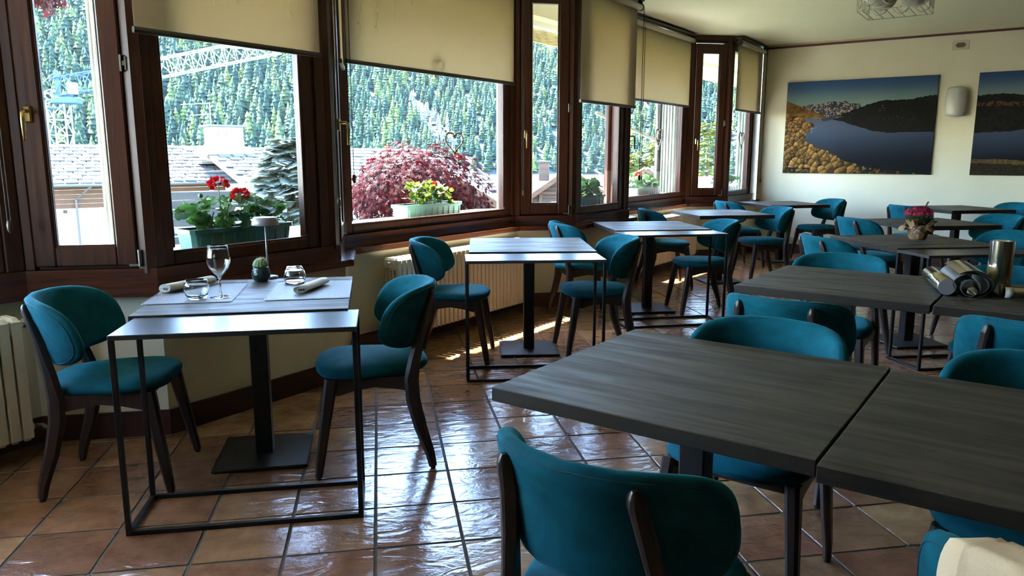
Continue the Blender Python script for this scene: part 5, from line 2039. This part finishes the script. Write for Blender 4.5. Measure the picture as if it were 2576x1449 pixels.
MB().box((1.3, -1.2, 10.2), (1.1, 1.1, 1.5), .15).build('cab', MT['cranewhite'], t)
MB().bar((-.9, 0, 9.0), (-1.1, 0, 12.6), .5).build('tower_head', MT['craneblue'], t)
MB().bar((-1.1, 0, 12.5), (-5.4, .5, 9.0), .08).build('stay_rope', MT['cranewhite'], t)
MB().box((-3.4, .3, 6.6), (1.0, 1.0, 1.2), .1).build('counterweight', MT['cranewhite'], t)

# ------------------------------------------------------------------ ground and forested mountainside
set_struct(MB().prism([(-30, -12), (-3.2, -12), (-3.2, 2.3), (-7, 6), (-30, 6)], -0.9, -0.5).build('unseen_bounce_ground', MT['ledge'], fixn=True))  # unseen pale ground, added to bounce daylight in through the side window
set_struct(MB().prism([(-30, 6), (-6, 1), (14, 9.5), (20, 14), (10, 17), (-14, 17), (-30, 14)], -0.9, -0.6).build('garden_ground', MT['grass'], fixn=True))
rngm = np.random.default_rng(7)
AZ = np.radians(np.linspace(40, 150, 111))
def ridge_el(azd):
    return np.interp(azd, [40, 60, 66, 72, 77, 84, 92, 104, 150], [8, 8, 8, 7.4, 7.9, 10.5, 13, 14.5, 15])
D0, ZB, SL = 430.0, -9.0, 0.50
def hill_z(azd, d):
    h = ZB + np.maximum(0, d - D0) * SL
    h = h + 6 * np.sin(azd * .35 + d * .012) * np.clip((d - D0) / 100, 0, 1) + 4 * np.sin(azd * .9 - d * .02) * np.clip((d - D0) / 100, 0, 1)
    return h
dist = np.concatenate([[20, 120, 300], np.linspace(D0, 900, 40)])
azd = np.degrees(AZ)
Dg, Ag = np.meshgrid(dist, azd, indexing='ij')
Zg = hill_z(Ag, Dg)
cap = 1.35 + Dg * np.tan(np.radians(ridge_el(Ag)))
over_ = Zg > cap
Zg = np.where(over_, cap - (Zg - cap) * .6, Zg)
V = np.stack([Dg * np.cos(np.radians(Ag)), Dg * np.sin(np.radians(Ag)), Zg], -1).reshape(-1, 3)
ni, nj = Dg.shape
ii, jj = np.meshgrid(np.arange(ni - 1), np.arange(nj - 1), indexing='ij')
q = (ii * nj + jj).ravel()
F = np.stack([q, q + nj, q + nj + 1, q + 1], -1)[:, ::-1]
hill = obj('mountainside', fast_mesh('mountainside', V, F, True), MT['hill'])
hill['kind'] = 'structure'

def tree_base(seed, tiers=8, ns=7):
    r = np.random.default_rng(seed)
    vs, fs = [], []
    for k in range(tiers):
        f = k / tiers
        z0 = .06 + .90 * f
        z1 = z0 + .30 * (1 - f * .55)
        rr = .235 * (1 - f) ** .85 + .012
        n = len(vs)
        ph = r.uniform(0, 6.28)
        for j in range(ns):
            a = ph + 2 * PI * j / ns
            q = rr * r.uniform(.62, 1.12)
            vs.append((q * math.cos(a), q * math.sin(a), z0 + r.uniform(-.03, .02)))
        vs.append((0, 0, min(1.02, z1)))
        fs += [(n + j, n + (j + 1) % ns, n + ns) for j in range(ns)]
    return np.array(vs), np.array(fs)
bases = [tree_base(k) for k in range(5)]
cand = []
sp = 5.6
for d in np.arange(D0 + 2, 760, sp * .92):
    step = sp / d
    for a in np.arange(np.radians(56), np.radians(136), step):
        dd = d + rngm.uniform(-3, 3)
        aa = a + rngm.uniform(-.5, .5) * step
        ad = math.degrees(aa)
        z = float(hill_z(ad, dd))
        el = math.degrees(math.atan2(z + 12 - 1.35, dd))
        if el > ridge_el(ad) + .6:
            continue
        if el > 12.6:
            continue
        px = math.tan(R(80 - ad))
        if px < -1.5 or px > .45:
            continue
        # pale scree clearing
        clear = ((ad - 85.8 - (el - 3.2) * .75) / .9) ** 2 + ((el - 3.2) / 1.7) ** 2
        if clear < 1 and rngm.random() < .45:
            continue
        cand.append((dd, aa, z, clear))
cand = np.array(cand)
print('forest trees', len(cand))
N = len(cand)
H = rngm.uniform(9, 17, N) * np.interp(np.degrees(cand[:, 1]), [78, 92, 100, 114], [0.8, 1.0, 1.25, 1.45])
kind = rngm.random(N)
pal = np.array([(0.0135, 0.029, 0.022), (0.022, 0.040, 0.025), (0.037, 0.058, 0.028), (0.058, 0.084, 0.026)])
ci = np.where(kind < .35, 0, np.where(kind < .68, 1, np.where(kind < .88, 2, 3)))
pale = cand[:, 3] < 1.3
inview = np.abs(np.tan(np.radians(80) - cand[:, 1]) + .2) < .48
order = np.argsort(-(H / cand[:, 0]) - 0.02 * (cand[:, 0] < 470) - inview)
big = set(order[:300].tolist())
meshes = {}
for b in range(5):
    for c in range(5):
        me = fast_mesh('spruce_crown', bases[b][0], bases[b][1])
        at = me.attributes.new('Col', 'FLOAT_COLOR', 'POINT')
        col = pal[c] if c < 4 else np.array((0.12, 0.13, 0.12))
        at.data.foreach_set('color', np.tile(np.array([*col, 1.0], np.float32), len(bases[b][0])))
        me.materials.append(MT['forest'])
        meshes[(b, c)] = me
Vs, Fs, Cs = [], [], []
nv = 0
for i in range(N):
    d, a, z, _ = cand[i]
    p = np.array([d * math.cos(a), d * math.sin(a), z - .3])
    b = i % 5
    c = 4 if pale[i] else int(ci[i])
    rz = rngm.uniform(0, 6.28)
    wd = rngm.uniform(.85, 1.25)
    if i in big:
        o = obj('spruce_tree', meshes[(b, c)], None)
        o.location = p
        o.rotation_euler = (0, 0, rz)
        o.scale = (H[i] * wd, H[i] * wd, H[i])
        tag(o, 'tall spruce in the lower edge of the mountain forest', 'tree', 'spruces at the foot of the mountain forest')
    else:
        bv, bf = bases[b]
        cr, sr = math.cos(rz), math.sin(rz)
        q = np.stack([(bv[:, 0] * cr - bv[:, 1] * sr) * H[i] * wd, (bv[:, 0] * sr + bv[:, 1] * cr) * H[i] * wd, bv[:, 2] * H[i]], -1) + p
        Vs.append(q)
        Fs.append(bf + nv)
        cc = (pal[c] if c < 4 else np.array((0.12, 0.13, 0.12))) * rngm.uniform(.8, 1.25)
        Cs.append(np.tile(np.array([*cc, 1.0], np.float32), (len(bv), 1)))
        nv += len(bv)
me = fast_mesh('mountain_forest', np.concatenate(Vs), np.concatenate(Fs))
at = me.attributes.new('Col', 'FLOAT_COLOR', 'POINT')
at.data.foreach_set('color', np.concatenate(Cs).ravel())
fo = obj('mountain_forest', me, MT['forest'])
tag(fo, 'dense spruce and larch forest covering the mountainside', 'forest', kind='stuff')

# ------------------------------------------------------------------ thin valley haze between the village and the mountain
hz = MB().box((60, 480, 120), (1500, 760, 300)).build('valley_haze', None)
hm = bpy.data.materials.new('valley_haze')
hm.use_nodes = True
hn, hl_ = hm.node_tree.nodes, hm.node_tree.links
hn.clear()
ho = hn.new('ShaderNodeOutputMaterial')
hs = hn.new('ShaderNodeVolumeScatter')
hs.inputs['Color'].default_value = (0.55, 0.75, 1.0, 1)
hs.inputs['Density'].default_value = 0.000021
hl_.new(hs.outputs[0], ho.inputs['Volume'])
hz.data.materials.append(hm)
tag(hz, None, None, kind='structure')
